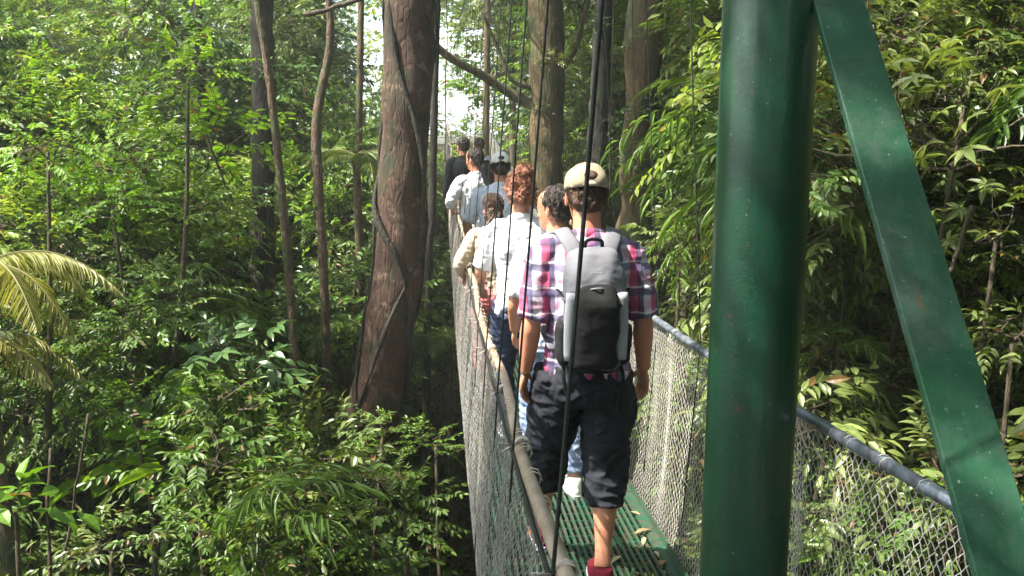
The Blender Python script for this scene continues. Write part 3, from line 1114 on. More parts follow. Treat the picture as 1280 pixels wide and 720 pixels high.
    if hairstyle == 'short':
        hm.ell((0, -.024, .15), (.088, .106, .1)); hm.ell((0, -.055, .095), (.074, .058, .06))
        amp, fq = .012, 45
    elif hairstyle == 'under_cap':
        hm.ell((0, -.03, .108), (.081, .083, .05)); hm.ell((0, -.055, .085), (.07, .052, .055))
        amp, fq = .008, 60
    elif hairstyle == 'updo':
        hm.ell((0, -.018, .14), (.088, .108, .1)); hm.ell((0, -.075, .1), (.075, .06, .07)); hm.ell((.012, -.065, .235), (.058, .055, .045)); hm.ell((.06, -.06, .09), (.035, .05, .07)); hm.ell((-.06, -.05, .1), (.035, .05, .07))
        amp, fq = .034, 26
    else:
        hm.ell((0, -.018, .14), (.085, .105, .097)); hm.ell((0, -.07, .06), (.075, .05, .12)); hm.ell((0, -.09, -.04), (.06, .04, .09))
        amp, fq = .02, 30
    hm.V = [v @ np.array(hr.to_3x3()).T + np.array(ho) for v in hm.V]
    me = remesh(hm, 'hair', [M[hair]], min(voxel, .006), 1, lambda c: nz(c, (fq, fq, fq * .6), amp, sd_) + nz(c, (fq * 2.5,) * 3, amp * .5, sd_))
    obj('hair', me, root)
    if voxel < .0095:
        lm = MB()
        for q in range(170 if not cap else 70):
            az_ = rng.uniform(math.pi * .95, math.pi * 2.05) if q % 4 else rng.uniform(0, 6.28)
            t0 = rng.uniform(.1, 1.1) if not cap else 1.35
            ff = np.linspace(t0, t0 + rng.uniform(.5, 1.1), 8)
            wv = .006 if hairstyle != 'updo' else .014
            rx_, ry_, rz_ = (.092, .112, .106) if not cap else (.084, .09, .1)
            X_ = np.stack([rx_ * np.cos(az_) * np.sin(ff), -.02 + ry_ * np.sin(az_) * np.sin(ff), (.145 if not cap else .125) + rz_ * np.cos(ff)], 1)
            X_ += rng.normal(0, wv * .6, (8, 3)).cumsum(0) * .45 + rng.normal(0, .003, 3)
            if ff[-1] > 1.75 and X_[-1, 1] > 0:
                continue
            lm.tube(X_, np.linspace(.0022, .001, 8), n=3, caps=False)
        if hairstyle == 'updo':
            for q in range(110):
                c_ = np.array([.012, -.065, .235]) if q % 2 else np.array([rng.choice([-.06, .06]), -.06, .1])
                d_ = rand_dir(1, -.7, 1)[0] * .055
                t_ = np.linspace(0, rng.uniform(5, 9), 12)[:, None]
                X_ = c_ + d_ * (1 + t_ * .06) + np.concatenate([np.cos(t_), np.sin(t_), t_ * .12], 1) * .011
                lm.tube(X_, .0018, n=3, caps=False)
        lm.V = [v @ np.array(hr.to_3x3()).T + np.array(ho) for v in lm.V]
        obj('loose_hair', lm.mesh('loose_hair', [M[hair]], True), root)
    if cap:
        cm = MB()
        ring_loft(cm, [(.136, 0, -.01, .084, .108), (.155, 0, -.01, .086, .11), (.192, 0, -.008, .079, .1), (.220, 0, -.004, .06, .078), (.238, 0, 0, .034, .044), (.2435, 0, 0, .006, .008)], n=32)
        cm.V = [v @ np.array((hr @ Matrix.Rotation(.06, 4, 'X')).to_3x3()).T + np.array(ho) for v in cm.V]
        co = obj('cap', remesh(cm, 'cap', [M[cap]], .006, 2, lambda c: nz(c, (20, 20, 20), .005)), root)
        bm2 = MB()
        ys_ = 1
        ring_loft(bm2, [(.128, 0, .15, .068, .065), (.134, 0, .148, .07, .067)], n=24, k=1)
        bm2.V = [v @ np.array(hr.to_3x3()).T + np.array(ho) for v in bm2.V]
        obj('brim', bm2.mesh('brim', [M[cap]]), co)
        bt = MB(); bt.ell((0, 0, .245), (.009, .009, .005)); bt.V = [v @ np.array(hr.to_3x3()).T + np.array(ho) for v in bt.V]
        obj('button', bt.mesh('button', [M[cap]], True), co)
        pm = MB()
        for q in range(6):
            an_ = q * math.pi / 3 + .52
            ff = np.linspace(0.05, 1.5, 10)
            pm.tube(np.stack([.0865 * np.cos(an_) * np.sin(ff), -.008 + .110 * np.sin(an_) * np.sin(ff), .15 + .0935 * np.cos(ff)], 1), .0022, n=5)
        pm.V = [v @ np.array(hr.to_3x3()).T + np.array(ho) for v in pm.V]
        obj('seam', pm.mesh('seam', [M[cap]], True), co)
        om = MB(); om.ell((0, -.112, .172), (.034, .018, .024), Matrix.Rotation(-.5, 4, 'X')); om.V = [v @ np.array(hr.to_3x3()).T + np.array(ho) for v in om.V]
        obj('back_opening', om.mesh('back_opening', [M[hair]], True), co)
        st = MB()
        aa = np.linspace(-2.5, -.64, 14)
        st.tube(np.stack([.091 * np.cos(aa), -.01 + .116 * np.sin(aa), .138 + 0 * aa], 1), .004, n=6, ry=.011)
        st.V = [v @ np.array(hr.to_3x3()).T + np.array(ho) for v in st.V]
        obj('strap', st.mesh('strap', [M['hair_dark'] if cap == 'cap_white' else M['beige']], True), co)
    return root


def ploc(x, y):
    return (x, y, float(deck_z(y)) + 0.012)


# the man at the back of the queue
MX, MY = 0.625, 3.70
man_pose = dict(hipL=(-.095, 0, .92), kneeL=(-.13, .17, .53), ankL=(-.135, .36, .11), hipR=(.095, 0, .92), kneeR=(.10, .03, .50), ankR=(.07, -.10, .112),
                elL=(-.225, -.03, 1.15), wrL=(-.245, .02, .93), elR=(.23, -.03, 1.15), wrR=(.25, .02, .93))
man = person(ploc(MX, MY), 'man seen from behind in khaki cap, pink plaid shirt and dark cropped trousers', 1.86, 0.0, man_pose, 'skin_tan', 'plaid', 'charcoal', 0.70, 0.93,
             'maroon', 'hair_brown', 'short', 'khaki', 0.0, 0.25, 0.0055, bulk=0.93, shirt_hem=.92)


def backpack(root_loc, label, y_back, sc=1.0, z0=0.9, c1='pack_grey', c2='black_mesh', c3='pack_light', simple=False, vox=.006):
    """lies against a back facing -Y; local origin = wearer's feet"""
    bd = MB()
    yb = y_back
    ring_loft(bd, [(z0 + .0, 0, yb - .055, .105, .05), (z0 + .02, 0, yb - .07, .125, .075), (z0 + .15, 0, yb - .078, .128, .085), (z0 + .3, 0, yb - .072, .122, .08),
                   (z0 + .42, 0, yb - .06, .105, .066), (z0 + .475, 0, yb - .045, .09, .048), (z0 + .49, 0, yb - .04, .05, .025)], n=30)
    me = remesh(bd, 'backpack', [M['pack_grey']], vox, 2, lambda c: nz(c, (10, 10, 10), .016, 4) + nz(c, (20, 20, 30), .007, 1, True))
    r = obj('backpack', me, None, label=label, category='backpack')
    r.location = root_loc; r.scale = (sc,) * 3

    def pp(name, mb, mat, smooth=True, rm=False):
        me = remesh(mb, name, [M[mat]], vox, 2, lambda c: nz(c, (14, 14, 12), .011, 2) + nz(c, (18, 18, 30), .004, 5, True)) if rm else mb.mesh(name, [M[mat]], smooth)
        return obj(name, me, r)
    # straps over the shoulders
    for sg in (-1, 1):
        m = MB()
        m.tube(spline([(sg * .06, yb - .035, z0 + .42), (sg * .075, yb - .01, z0 + .49), (sg * .10, yb + .04, z0 + .535), (sg * .115, yb + .12, z0 + .555), (sg * .135, yb + .25, z0 + .5),
                       (sg * .14, yb + .285, z0 + .3), (sg * .165, yb + .2, z0 + .12), (sg * .15, yb + .0, z0 + .06)], 30), .034, n=10, ry=.008, side=(1, 0, 0))
        pp('strap', m, c1)
    if simple:
        m = MB(); m.ell((0, yb - .13, z0 + .16), (.1, .045, .12)); pp('front_pocket', m, c2)
        return r
    m = MB()
    ring_loft(m, [(z0 + .29, 0, yb - .078, .131, .09), (z0 + .31, 0, yb - .08, .134, .094), (z0 + .42, 0, yb - .066, .118, .084), (z0 + .478, 0, yb - .05, .102, .066), (z0 + .503, 0, yb - .045, .055, .03)], n=30)
    pp('top_flap', m, c1, rm=True)
    m = MB(); m.tube(spline([(-.035, yb - .045, z0 + .47), (-.03, yb - .06, z0 + .53), (.03, yb - .06, z0 + .53), (.035, yb - .045, z0 + .47)], 12), .008, n=6, ry=.005); pp('haul_loop', m, 'black')
    m = MB()
    ring_loft(m, [(z0 + .01, 0, yb - .12, .075, .03), (z0 + .04, 0, yb - .135, .088, .045), (z0 + .14, 0, yb - .14, .09, .05), (z0 + .2, 0, yb - .15, .094, .06), (z0 + .29, 0, yb - .145, .095, .066), (z0 + .36, 0, yb - .125, .075, .045), (z0 + .39, 0, yb - .11, .035, .02)], n=26)
    fp = pp('front_pocket', m, 'black_mesh', rm=True)
    # zip arc and light edging
    aa = np.linspace(0.15, math.pi - 0.15, 22)
    m = MB(); m.tube(np.stack([.104 * np.cos(aa), yb - .150 + .035 * np.abs(np.cos(aa)), z0 + .29 + .115 * np.sin(aa)], 1), .007, n=6); pp('zip', m, 'black')
    m = MB(); m.tube(np.stack([.085 * np.cos(aa), yb - .192 + .06 * np.abs(np.cos(aa)), z0 + .235 + .12 * np.sin(aa)], 1), .004, n=6); obj('piping', m.mesh('piping', [M['pack_grey']], True), fp)
    for sg in (-1, 1):
        m = MB()
        zz_ = np.linspace(z0 + .05, z0 + .33, 12)
        m.tube(np.stack([sg * (.1 + .006 * np.sin((zz_ - z0) * 10)), yb - .142 + .012 * np.cos((zz_ - z0) * 9), zz_], 1), .026, n=10, ry=.016, side=(1, 0, 0))
        pp('side_panel', m, c3)
        m = MB()
        ring_loft(m, [(z0 + .02, sg * .12, yb - .06, .02, .05), (z0 + .05, sg * .128, yb - .07, .026, .06), (z0 + .17, sg * .13, yb - .07, .026, .06), (z0 + .19, sg * .124, yb - .07, .022, .055)], n=18)
        pp('side_pocket', m, 'black_mesh', rm=True)
        m = MB(); m.tube(spline([(sg * .15, yb - .05, z0 + .33), (sg * .11, yb - .14, z0 + .3), (sg * .08, yb - .18, z0 + .27)], 8), .008, n=6, ry=.003); pp('compression_strap', m, 'black')
    m = MB(); m.tube([(0.02, yb - .2, z0 + .27), (.024, yb - .203, z0 + .24)], .0035, n=6); pp('zip_pull', m, 'pack_grey')
    m = MB(); m.ell((0, yb - .075, z0 + .01), (.118, .075, .03)); pp('base', m, 'black', rm=True)
    for sg in (-1, 1):
        m = MB(); m.tube(spline([(sg * .11, yb - .02, z0 + .03), (sg * .125, yb - .1, z0 - .03), (sg * .105, yb - .11, z0 - .14), (sg * .11, yb - .1, z0 - .19)], 12), .008, n=6, ry=.0025); pp('loose_strap', m, 'black')
        m = MB(); m.box((sg * .092, yb - .158, z0 + .315), (.028, .01, .02)); pp('buckle', m, 'black', False)
    m = MB(); m.box((.0, yb - .152, z0 + .405), (.05, .004, .018)); pp('patch', m, 'pack_light', False)
    return r


backpack(ploc(MX, MY), 'grey and black backpack on the back of the man in plaid', -.115, 1.0, 1.055)
# water bottle strap hanging from his right hand
m = MB(); m.tube(spline([(0, 0, 0), (.005, -.01, -.12), (-.004, 0, -.25)], 8), .006, n=6)
st = obj('strap', m.mesh('strap', [M['black']], True), None, label='thin black strap hanging from the right hand of the man in plaid', category='strap')
st.location = Vector(ploc(MX, MY)) + Vector((.215, .11, .80))

person(ploc(0.66, 4.95), 'person with short dark hair turned sideways just ahead of the man in plaid', 1.74, 0.1, dict(wrL=(-.22, .12, .93)), 'skin_tan', 'white', 'jeans', .97, .9,
       'cap_white', 'hair_dark', 'short', None, 0.75, 0.1, .008)
person(ploc(0.93, 5.7), 'person in pale grey top half hidden by the man in plaid', 1.62, 0.0, None, 'skin_light', 'light_grey', 'jeans_dark', .97, 1.8, 'shoe_grey', 'hair_dark', 'short', None, 0, .2, .009)
person(ploc(0.54, 5.85), 'woman with curly reddish hair pinned up and bright white shirt', 1.80, 0.0, dict(elL=(-.26, .03, 1.15), wrL=(-.25, .2, 1.02)), 'skin_light', 'white', 'jeans_dark', .97, .95,
       'shoe_grey', 'hair_red', 'updo', None, 0.15, .15, .008, female=True)
person(ploc(0.42, 6.9), 'person in beige top and salmon trousers gripping the tan handrail', 1.6, 0.0, dict(elL=(-.29, .02, 1.18), wrL=(-.26, .16, 1.05)), 'skin_light', 'beige', 'salmon', .9, 1.7,
       'shoe_grey', 'hair_brown', 'long', None, 0, .2, .009, female=True)
person(ploc(0.57, 8.2), 'man with white cap, pale blue shirt and navy shorts', 1.88, 0.0, dict(elL=(-.29, .02, 1.18), wrL=(-.28, .14, 1.0)), 'skin_tan', 'lightblue', 'navy', .5, .95,
       'shoe_grey', 'hair_dark', 'short', 'cap_white', 0, .2, .009, bulk=1.05)
person(ploc(0.42, 10.2), 'dark haired person in white shirt with black jacket over right shoulder', 1.78, 0.35, dict(elL=(-.3, .03, 1.2), wrL=(-.22, .2, 1.1)), 'skin_tan', 'white', 'beige', .97, 1.6,
       'shoe_grey', 'hair_dark', 'short', None, .5, .1, .010)
# the black jacket over that shoulder
def drape(loc, rot=0.0):
    m = MB()
    ring_loft(m, [(.78, .13, -.02, .08, .1), (.9, .14, -.03, .105, .13), (1.2, .13, -.03, .11, .135), (1.4, .11, -.02, .1, .12), (1.48, .07, 0, .06, .08)], n=20)
    me = remesh(m, 'jacket', [M['black']], .01, 2, lambda c: nz(c, (9, 9, 3), .04, 6))
    o = obj('jacket', me, None, label='black jacket hanging from the shoulder of the dark haired person in white', category='jacket')
    o.location = loc; o.rotation_euler = (0, 0, rot); o.scale = (1.12,) * 3
    return o


drape(ploc(0.42, 10.2), .35)
person(ploc(0.34, 12.4), 'farthest person on the bridge, dark clothes and dark hair', 1.70, 0.2, None, 'skin_tan', 'charcoal', 'beige', .97, 1.8,
       'shoe_grey', 'hair_dark', 'short', None, .3, .1, .012)
person(ploc(0.60, 13.4), 'person in grey top just beyond the jacket wearer', 1.6, 0.2, None, 'skin_tan', 'light_grey', 'charcoal', .97, .9,
       'shoe_grey', 'hair_dark', 'short', None, .3, .1, .012)

# ------------------------------------------------------------------ leaf clump library
CL = {}
CL['small'] = [clump_mesh('small%d' % i, 34, .55, .38, 13, .085, .48, .25, M['leaf_mid']) for i in range(3)]
CL['bright'] = [clump_mesh('bright%d' % i, 34, .55, .4, 12, .095, .55, .25, M['leaf_bright']) for i in range(3)]
CL['pinnate'] = [clump_mesh('pinnate%d' % i, 26, .5, .5, 22, .075, .36, .45, M['leaf_mid']) for i in range(2)]
CL['olive'] = [clump_mesh('olive%d' % i, 36, .5, .4, 9, .125, .36, .3, M['leaf_olive'], True) for i in range(3)]
CL['whorl'] = [clump_mesh('whorl%d' % i, 24, .5, .45, 7, .125, .33, .3, M['leaf_olive'], True, whorl=True) for i in range(2)]
CL['dark'] = [clump_mesh('dark%d' % i, 26, .5, .4, 9, .15, .42, .35, M['leaf_dark'], True) for i in range(2)]
CL['lance'] = [clump_mesh('lance%d' % i, 24, .4, .5, 12, .24, .13, .6, M['leaf_mid'], True) for i in range(2)]
CL['yellow'] = [clump_mesh('yellow%d' % i, 36, .6, .45, 13, .11, .5, .3, M['leaf_yellow']) for i in range(2)]
CL['broad'] = [clump_mesh('broad%d' % i, 12, .3, .4, 4, .3, .55, .35, M['leaf_bright'], True) for i in range(2)]
C_left = collection(CL['small'][:2] + CL['yellow'][:1] + CL['bright'] + CL['pinnate'] + CL['small'][:1])
C_leftlow = collection(CL['small'] + CL['broad'][:1] + CL['dark'][:1] + CL['pinnate'] + CL['lance'][:1] + CL['olive'][:1] + CL['bright'][:1])
C_right = collection(CL['olive'] + CL['olive'][:2] + CL['whorl'] + CL['lance'][:1] + CL['small'][:2] + CL['yellow'][:1])
C_dark = collection(CL['dark'] + CL['small'][:2])
C_far = collection(CL['yellow'] + CL['bright'][:2] + CL['small'][:1])
C_mix = collection(CL['small'] + CL['olive'][:2] + CL['bright'][:1] + CL['dark'][:1])
C_canopy = collection(CL['small'][:2] + CL['bright'][:2])


def nval(p, s, seed):
    return mnoise.noise(Vector((p[0] * s + seed, p[1] * s + seed * .7, p[2] * s - seed)))


def fill(n, lo, hi, test, s=0.45, thr=-0.02, seed=0.0):
    out = []
    lo, hi = np.array(lo), np.array(hi)
    tries = 0
    while len(out) < n and tries < n * 40:
        tries += 1
        p = lo + (hi - lo) * rng.random(3)
        if not test(p):
            continue
        if nval(p, s, seed) < thr:
            continue
        out.append(p)
    return np.array(out)


def clear_of_view(p, m=0.0):
    """keeps the bridge, the landing and the open gap beside the bridge free of leaves"""
    x, y, z = p
    if -0.75 - m < x < 2.05 + m and -3 < y < 23 and (-3.1 if x > -.4 else -2.5) - m < z < 3.0:
        return False
    if x * x + y * y + z * z < (3.6 + m) ** 2:
        return False
    if y < 14.5 and -0.02 < x / max(y, .1) < 0.30 and z > -4.5:
        return False
    if y < 9.3 and -0.235 < x / max(y, .1) <= 0.0 and z > -0.36 * y - .1:
        return False
    if z < float(ground_z(x, y)) + .1:
        return False
    return True


# left bank
def t_left(p):
    if not clear_of_view(p):
        return False
    x, y, z = p
    g = float(ground_z(x, y))
    if x / max(y, .1) > -.24 and y < 12:
        return z < -1.6
    # sloping face of vegetation: shrubs low near the viewer, taller behind
    top = -3.4 + 0.62 * max(y - 4, 0) + 0.1 * abs(x)
    return z < top and z - g < 7


pts = fill(3300, (-13, 3.6, -7.5), (-.6, 17, 3.4), t_left, .55, -.1, 3.1)
hi_ = pts[pts[:, 2] > -1.2]; lo_ = pts[pts[:, 2] <= -1.2]
scatter('left_bank_foliage', hi_, rng.uniform(.7, 1.25, len(hi_)), C_left, 'tangled bright green leaves filling the upper left of the ravine')
scatter('left_undergrowth', lo_, rng.uniform(.55, 1.1, len(lo_)), C_leftlow, 'mixed undergrowth on the lower left slope')


def t_right(p):
    if not clear_of_view(p):
        return False
    x, y, z = p
    top = -1.2 + 0.75 * max(y - 3.8, 0) + .35 * max(x - 2.2, 0)
    return z < top


pts = fill(2900, (2.0, 3.7, -6.5), (11, 16, 4), t_right, .5, -.14, 8.7)
scatter('right_bank_foliage', pts, rng.uniform(.65, 1.15, len(pts)), C_right, 'olive green long leaved shrubbery filling the right bank')


def t_mid(p):
    if not clear_of_view(p):
        return False
    x, y, z = p
    if -.11 < x / y < .045 and z > -.3 - .0 * y:
        return False
    return z < 1.5 + .25 * (y - 12)


pts = fill(1100, (-7, 13, -7), (10, 24, 6), t_mid, .4, .02, 5.5)
scatter('middle_foliage', pts, rng.uniform(.8, 1.5, len(pts)), C_mix, 'mid distance forest leaves behind the trunks')


def t_far(p):
    x, y, z = p
    if z < float(ground_z(x, y)):
        return False
    if 1.0 < z and -.12 < x / y < .06 and nval(p, .3, 2.2) < .1:
        return False
    return not (abs(x - .65) < 1.2 and y < 25 and z > -2.5)


pts = fill(900, (-24, 22, -5), (28, 44, 15), t_far, .28, -.02, 1.7)
scatter('far_foliage', pts, rng.uniform(1.3, 2.6, len(pts)), C_far, 'sunny yellow green forest far beyond the end of the bridge')


def t_bg(p):
    x, y, z = p
    if -.12 < x / max(y, .1) < .05 and z > 2 and nval(p, .2, 2.2) < .15:
        return False
    return z > float(ground_z(x, y)) and (abs(x) > 16 or y > 44)


pts = fill(900, (-42, 14, -4), (42, 80, 18), t_bg, .2, -.1, 4.4)
scatter('background_forest', pts, rng.uniform(2.2, 4.0, len(pts)), C_far, 'dense forest wall in the far background')

pts = np.vstack([fill(420, (-14, -14, -3), (14, -5, 7), lambda p: True, .3, -.2, 2.9), fill(220, (3.6, -5, -2), (9, 3.0, 8), lambda p: p[1] < p[0] * .9, .3, -.3, 2.9)])  # unseen leaves added behind and beside the camera to darken the post
scatter('unseen_shade_foliage', pts, rng.uniform(1.2, 2.0, len(pts)), C_mix, 'unseen forest leaves around the landing, added to darken the post')

# low ground cover
g = np.stack([rng.uniform(-15, 14, 1500), rng.uniform(3.5, 26, 1500)], 1)
g = g[~((g[:, 0] > -1.5) & (g[:, 0] < 2.4) & (g[:, 1] < 4.2))]
gp = np.column_stack([g, ground_z(g[:, 0], g[:, 1]) + .12])
scatter('ground_cover', gp, rng.uniform(.45, .85, len(gp)), C_leftlow, 'leafy ground cover on the ravine floor', tilt=.3)

# canopy high above, out of the frame; it breaks the sunlight into patches
def t_can(p):
    x, y, z = p
    t_ = (z + .4) / .84
    sx = .65 - .54 * t_
    if abs(x - sx) < 1.5 and 3.1 - .11 * t_ < y < 15 and nval(p, .8, 3.3) > -.22:  # canopy thinned on the sun's path so light reaches the walkers
        return False
    return z > 4.5 + max(0, y - 6) * .14 and nval(p, .35, 9.3) > CAN_THR


CAN_THR = .06
pts = np.vstack([fill(170, (-16, 2, 4.5), (10, 20, 10), t_can, .9, -.05, 6.1), fill(260, (-9, -9, 4.2), (5, 1.9, 8.5), lambda p: True, .9, -.5, 6.1), fill(55, (-6.5, 1.0, 4.2), (.5, 2.5, 8.5), lambda p: True, .9, -.9, 6.1)])  # dense near boxes added out of view to shade the green post


def off_line(p, q):
    d = np.array(SUN_DIR)
    w = p - np.array(q)
    return np.linalg.norm(w - np.outer(w @ d, d), axis=1)


# openings cut along the sun lines to light the man and the brace
keep = (off_line(pts, (.62, 3.75, -.6)) > 1.25) & ((off_line(pts, (.85, 2.1, -.1)) > .75) | (rng.random(len(pts)) < .4))
pts = pts[keep]
scatter('canopy', pts, rng.uniform(.9, 1.5, len(pts)), C_canopy, 'unseen leafy canopy overhead, shaped to shade the post and break up the sun')


# ------------------------------------------------------------------ trees
def trunk_mesh(name, pts, rad, mat, n=18, rough=.12, flute=0.0, step=.14):
    p = np.array([tuple(q) for q in pts], float)
    L = np.linalg.norm(np.diff(p, axis=0), axis=1).sum()
    m_ = max(8, int(L / step))
    s = spline(np.column_stack([p, rad]), m_)
    mb = MB(); mb.tube(s[:, :3], s[:, 3], n=n)
    V = np.vstack(mb.V)
    c = s[:, :3]
    for i in range(m_):
        ri = s[i, 3]
        sl = V[i * n:(i + 1) * n]
        for j in range(n):
            d = sl[j] - c[i]
            k = 1 + rough * mnoise.noise(Vector(sl[j] * (0.55 / max(ri, .05)))) * 1.6 + rough * .6 * mnoise.noise(Vector(sl[j] * np.array([9, 9, 3.])))
            k += flute * math.cos(j / n * 2 * math.pi * 4 + i * .05)
            sl[j] = c[i] + d * k
    mb.V = [V]
    return mb.mesh(name, [mat], True)


def crown_mesh(name, n, rad, mats):
    """many leafy twigs over limbs: one crown"""
    src = mats
    Vs, Fs, at, mi, off = [], {3: [], 4: []}, [], {3: [], 4: []}, 0
    for i in range(n):
        me = src[i % len(src)]
        nv = len(me.vertices)
        co = np.empty(nv * 3, np.float32); me.vertices.foreach_get('co', co); co = co.reshape(-1, 3)
        a = np.empty(nv, np.float32); me.attributes['rnd'].data.foreach_get('value', a)
        nl = len(me.loops); lv = np.empty(nl, np.int32); me.loops.foreach_get('vertex_index', lv)
        tt = np.empty(len(me.polygons), np.int32); me.polygons.foreach_get('loop_total', tt)
        mm = np.empty(len(me.polygons), np.int32); me.polygons.foreach_get('material_index', mm)
        st_ = np.cumsum(tt) - tt
        ang = rng.uniform(0, 6.28); ca, sa = math.cos(ang), math.sin(ang)
        rot = np.array([[ca, -sa, 0], [sa, ca, 0], [0, 0, 1]])
        d = rand_dir(1, -.5, 1)[0] * rad * rng.uniform(.3, 1) ** .5 * np.array([1, 1, .6])
        Vs.append(co @ rot.T * rng.uniform(.8, 1.3) + d)
        for k in (3, 4):
            sel = tt == k
            if sel.any():
                idx = st_[sel][:, None] + np.arange(k)[None]
                Fs[k].append(lv[idx] + off); mi[k].append(mm[sel])
        at.append(np.clip(a * .8 + rng.uniform(0, .2), 0, .96)); off += nv
    F, M_ = [], []
    for k in (3, 4):
        if Fs[k]:
            F.append(np.vstack(Fs[k])); M_.append(np.concatenate(mi[k]))
    return mk_mesh(name, np.vstack(Vs), F, {'rnd': np.concatenate(at)}, mats=list(src[0].materials), midx=np.concatenate(M_))


CROWN = [crown_mesh('crown_a', 12, 1.5, CL['small']), crown_mesh('crown_b', 12, 1.6, CL['bright']), crown_mesh('crown_c', 10, 1.3, CL['pinnate'])]


def tree(name, pix, Y, rads, mat, label, crown=0, ctop=6.0, cs=1.0, dY=None, branches=(), limbs=True, rough=.12, flute=0., base=True):
    """pix = centre line as seen, at distance Y; extended down to the soil and up to the crown"""
    Ys = [Y] * len(pix) if dY is None else dY
    p = [P(a_, b_, y_) for (a_, b_), y_ in zip(pix, Ys)]
    r = list(rads)
    # up
    d = (p[0] - p[1]).normalized()
    k = (ctop - p[0].z) / max(d.z, .3)
    top = p[0] + d * k
    p = [top, p[0] + d * k * .5] + p
    r = [r[0] * .5, r[0] * .85] + r
    last = p[-1]
    gz = float(ground_z(last.x, last.y))
    if last.z > gz - .2:
        d = (p[-1] - p[-2]).normalized(); d = Vector((d.x * .5, d.y * .5, -1)).normalized()
        q = last + d * ((last.z - gz + .3) / -d.z)
        p.append(q); r.append(r[-1] * 1.35)
    basep = p[-1].copy()
    root = empty(name, basep, label, 'tree')
    pl = [q - basep for q in p][::-1]
    obj('trunk', trunk_mesh('trunk', pl, r[::-1], mat, rough=rough, flute=flute), root)
    tl = top - basep
    if crown is not None:
        for q in range(3):
            a_ = rng.uniform(0, 6.28)
            e = tl + Vector((math.cos(a_) * 1.3, math.sin(a_) * 1.3, rng.uniform(.3, 1.5))) * cs
            m = MB(); m.tube(spline([pl[-2] * .6 + pl[-1] * .4, (tl + e) / 2 + Vector((0, 0, .2)), e], 8), np.linspace(r[0] * .7, r[0] * .25, 8), n=8)
            obj('limb', m.mesh('limb', [mat], True), root)
        c = obj('crown', CROWN[crown], root, tl + Vector((0, 0, .9 * cs)))
        c.scale = (cs,) * 3
        c.rotation_euler = (0, 0, rng.uniform(0, 6))
    for bp, by, br in branches:
        q = [P(a_, b_, y_) - basep for (a_, b_), y_ in zip(bp, by)]
        obj('limb', trunk_mesh('limb', q, br, mat, n=9, rough=.15), root)
    return root, basep


T1, b1 = tree('big_tree', [(513, -60), (514, 0), (508, 120), (503, 230), (498, 320), (484, 420), (464, 520), (440, 620), (410, 715)], 8.0,
              [.225, .225, .222, .22, .22, .228, .235, .23, .24], M['bark_red'], 'thick reddish brown trunk wrapped by vines, beside the left of the bridge', 1, 7, 1.5, rough=.1, flute=.015)
# climbing stems on the big trunk
pp_ = [(513, 0), (508, 120), (503, 230), (498, 320), (484, 420), (464, 520), (440, 620)]
for ph, turns, rr_ in ((0.4, 1.3, .03), (2.6, -1.0, .018), (4.0, .7, .036), (5.2, 1.9, .011), (1.5, .5, .012), (3.2, -.4, .018), (5.9, .9, .009)):
    n_ = 60
    s = spline([tuple(P(a_, b_, 8.0)) for a_, b_ in pp_], n_)
    an = ph + np.linspace(0, turns * 2 * math.pi, n_)
    rr = .236 + .014 * np.sin(np.linspace(ph, 19, n_))
    an = an + .25 * np.sin(np.linspace(ph, 14 + ph, n_))
    q = s + np.stack([np.cos(an) * rr, np.sin(an) * rr, 0 * an], 1)
    m = MB(); m.tube(q - np.array(b1), rr_ * (1 + .3 * np.sin(np.linspace(0, 31, n_)) + rng.normal(0, .1, n_)) * np.linspace(.6, 1.25, n_), n=7)
    obj('climbing_stem', m.mesh('climbing_stem', [M['bark_dark']], True), T1)

tree('tree', [(682, -60), (683, 0), (684, 110), (683, 220), (682, 330)], 14.0, [.26, .26, .27, .28, .3], M['bark_olive'],
     'mossy olive brown trunk with a forking grey branch, behind the red haired woman', 0, 6, 1.5,
     branches=[([(672, 135), (640, 118), (600, 92), (560, 70), (520, 30), (500, -40)], [14, 14, 13.8, 13.6, 13.3, 13], [.1, .08, .07, .06, .05, .04]),
               ([(668, 110), (640, 100), (622, 60), (600, 10)], [14, 13.9, 13.9, 13.8], [.05, .035, .03, .02]),
               ([(700, 90), (720, 60), (735, 0)], [14, 14.1, 14.2], [.05, .04, .03])])
tree('tree', [(756, -60), (755, 0), (750, 100), (746, 200), (744, 300)], 12.0, [.12, .12, .13, .14, .15], M['bark_dark'],
     'narrow black trunk above the khaki cap', 2, 5.5, 1.2)
tree('tree', [(812, -60), (810, 0), (804, 100), (798, 200), (792, 300), (790, 380)], 11.0, [.22, .22, .21, .2, .2, .22], M['bark_olive'],
     'brown trunk crowded with small climbing leaves, between the man in plaid and the green post', 0, 6, 1.4, flute=.04, rough=.2)
tree('tree', [(326, -60), (327, 0), (330, 160), (328, 320), (322, 480), (318, 620), (316, 715)], 10.0, [.12, .12, .125, .13, .13, .14, .15], M['bark_dark'],
     'straight nearly black trunk, leftmost of the tall trunks', 2, 6.5, 1.3, rough=.18)
tree('slim_tree', [(318, -60), (322, 0), (338, 110), (352, 240), (364, 380), (370, 520), (374, 640), (376, 715)], 8.2, [.034, .034, .036, .038, .04, .042, .045, .05], M['bark_pale'],
     'slim pale mossy trunk crossing in front of the black one', 2, 6.0, 1.0)
tree('slim_tree', [(409, -60), (411, 0), (412, 60), (396, 150), (398, 230), (404, 330), (408, 430), (412, 530), (410, 640), (404, 715)], 9.2, [.034, .036, .04, .052, .05, .048, .046, .046, .05, .055], M['bark_pale'],
     'slim tan trunk with a kink near its top, left of the thick reddish trunk', 2, 6.0, 1.0)
tree('slim_tree', [(545, -60), (546, 0), (543, 130), (540, 260), (535, 380)], 11.0, [.045, .045, .045, .05, .05], M['bark_dark'],
     'thin dark stem close behind the right edge of the thick trunk', None, 5, 1)
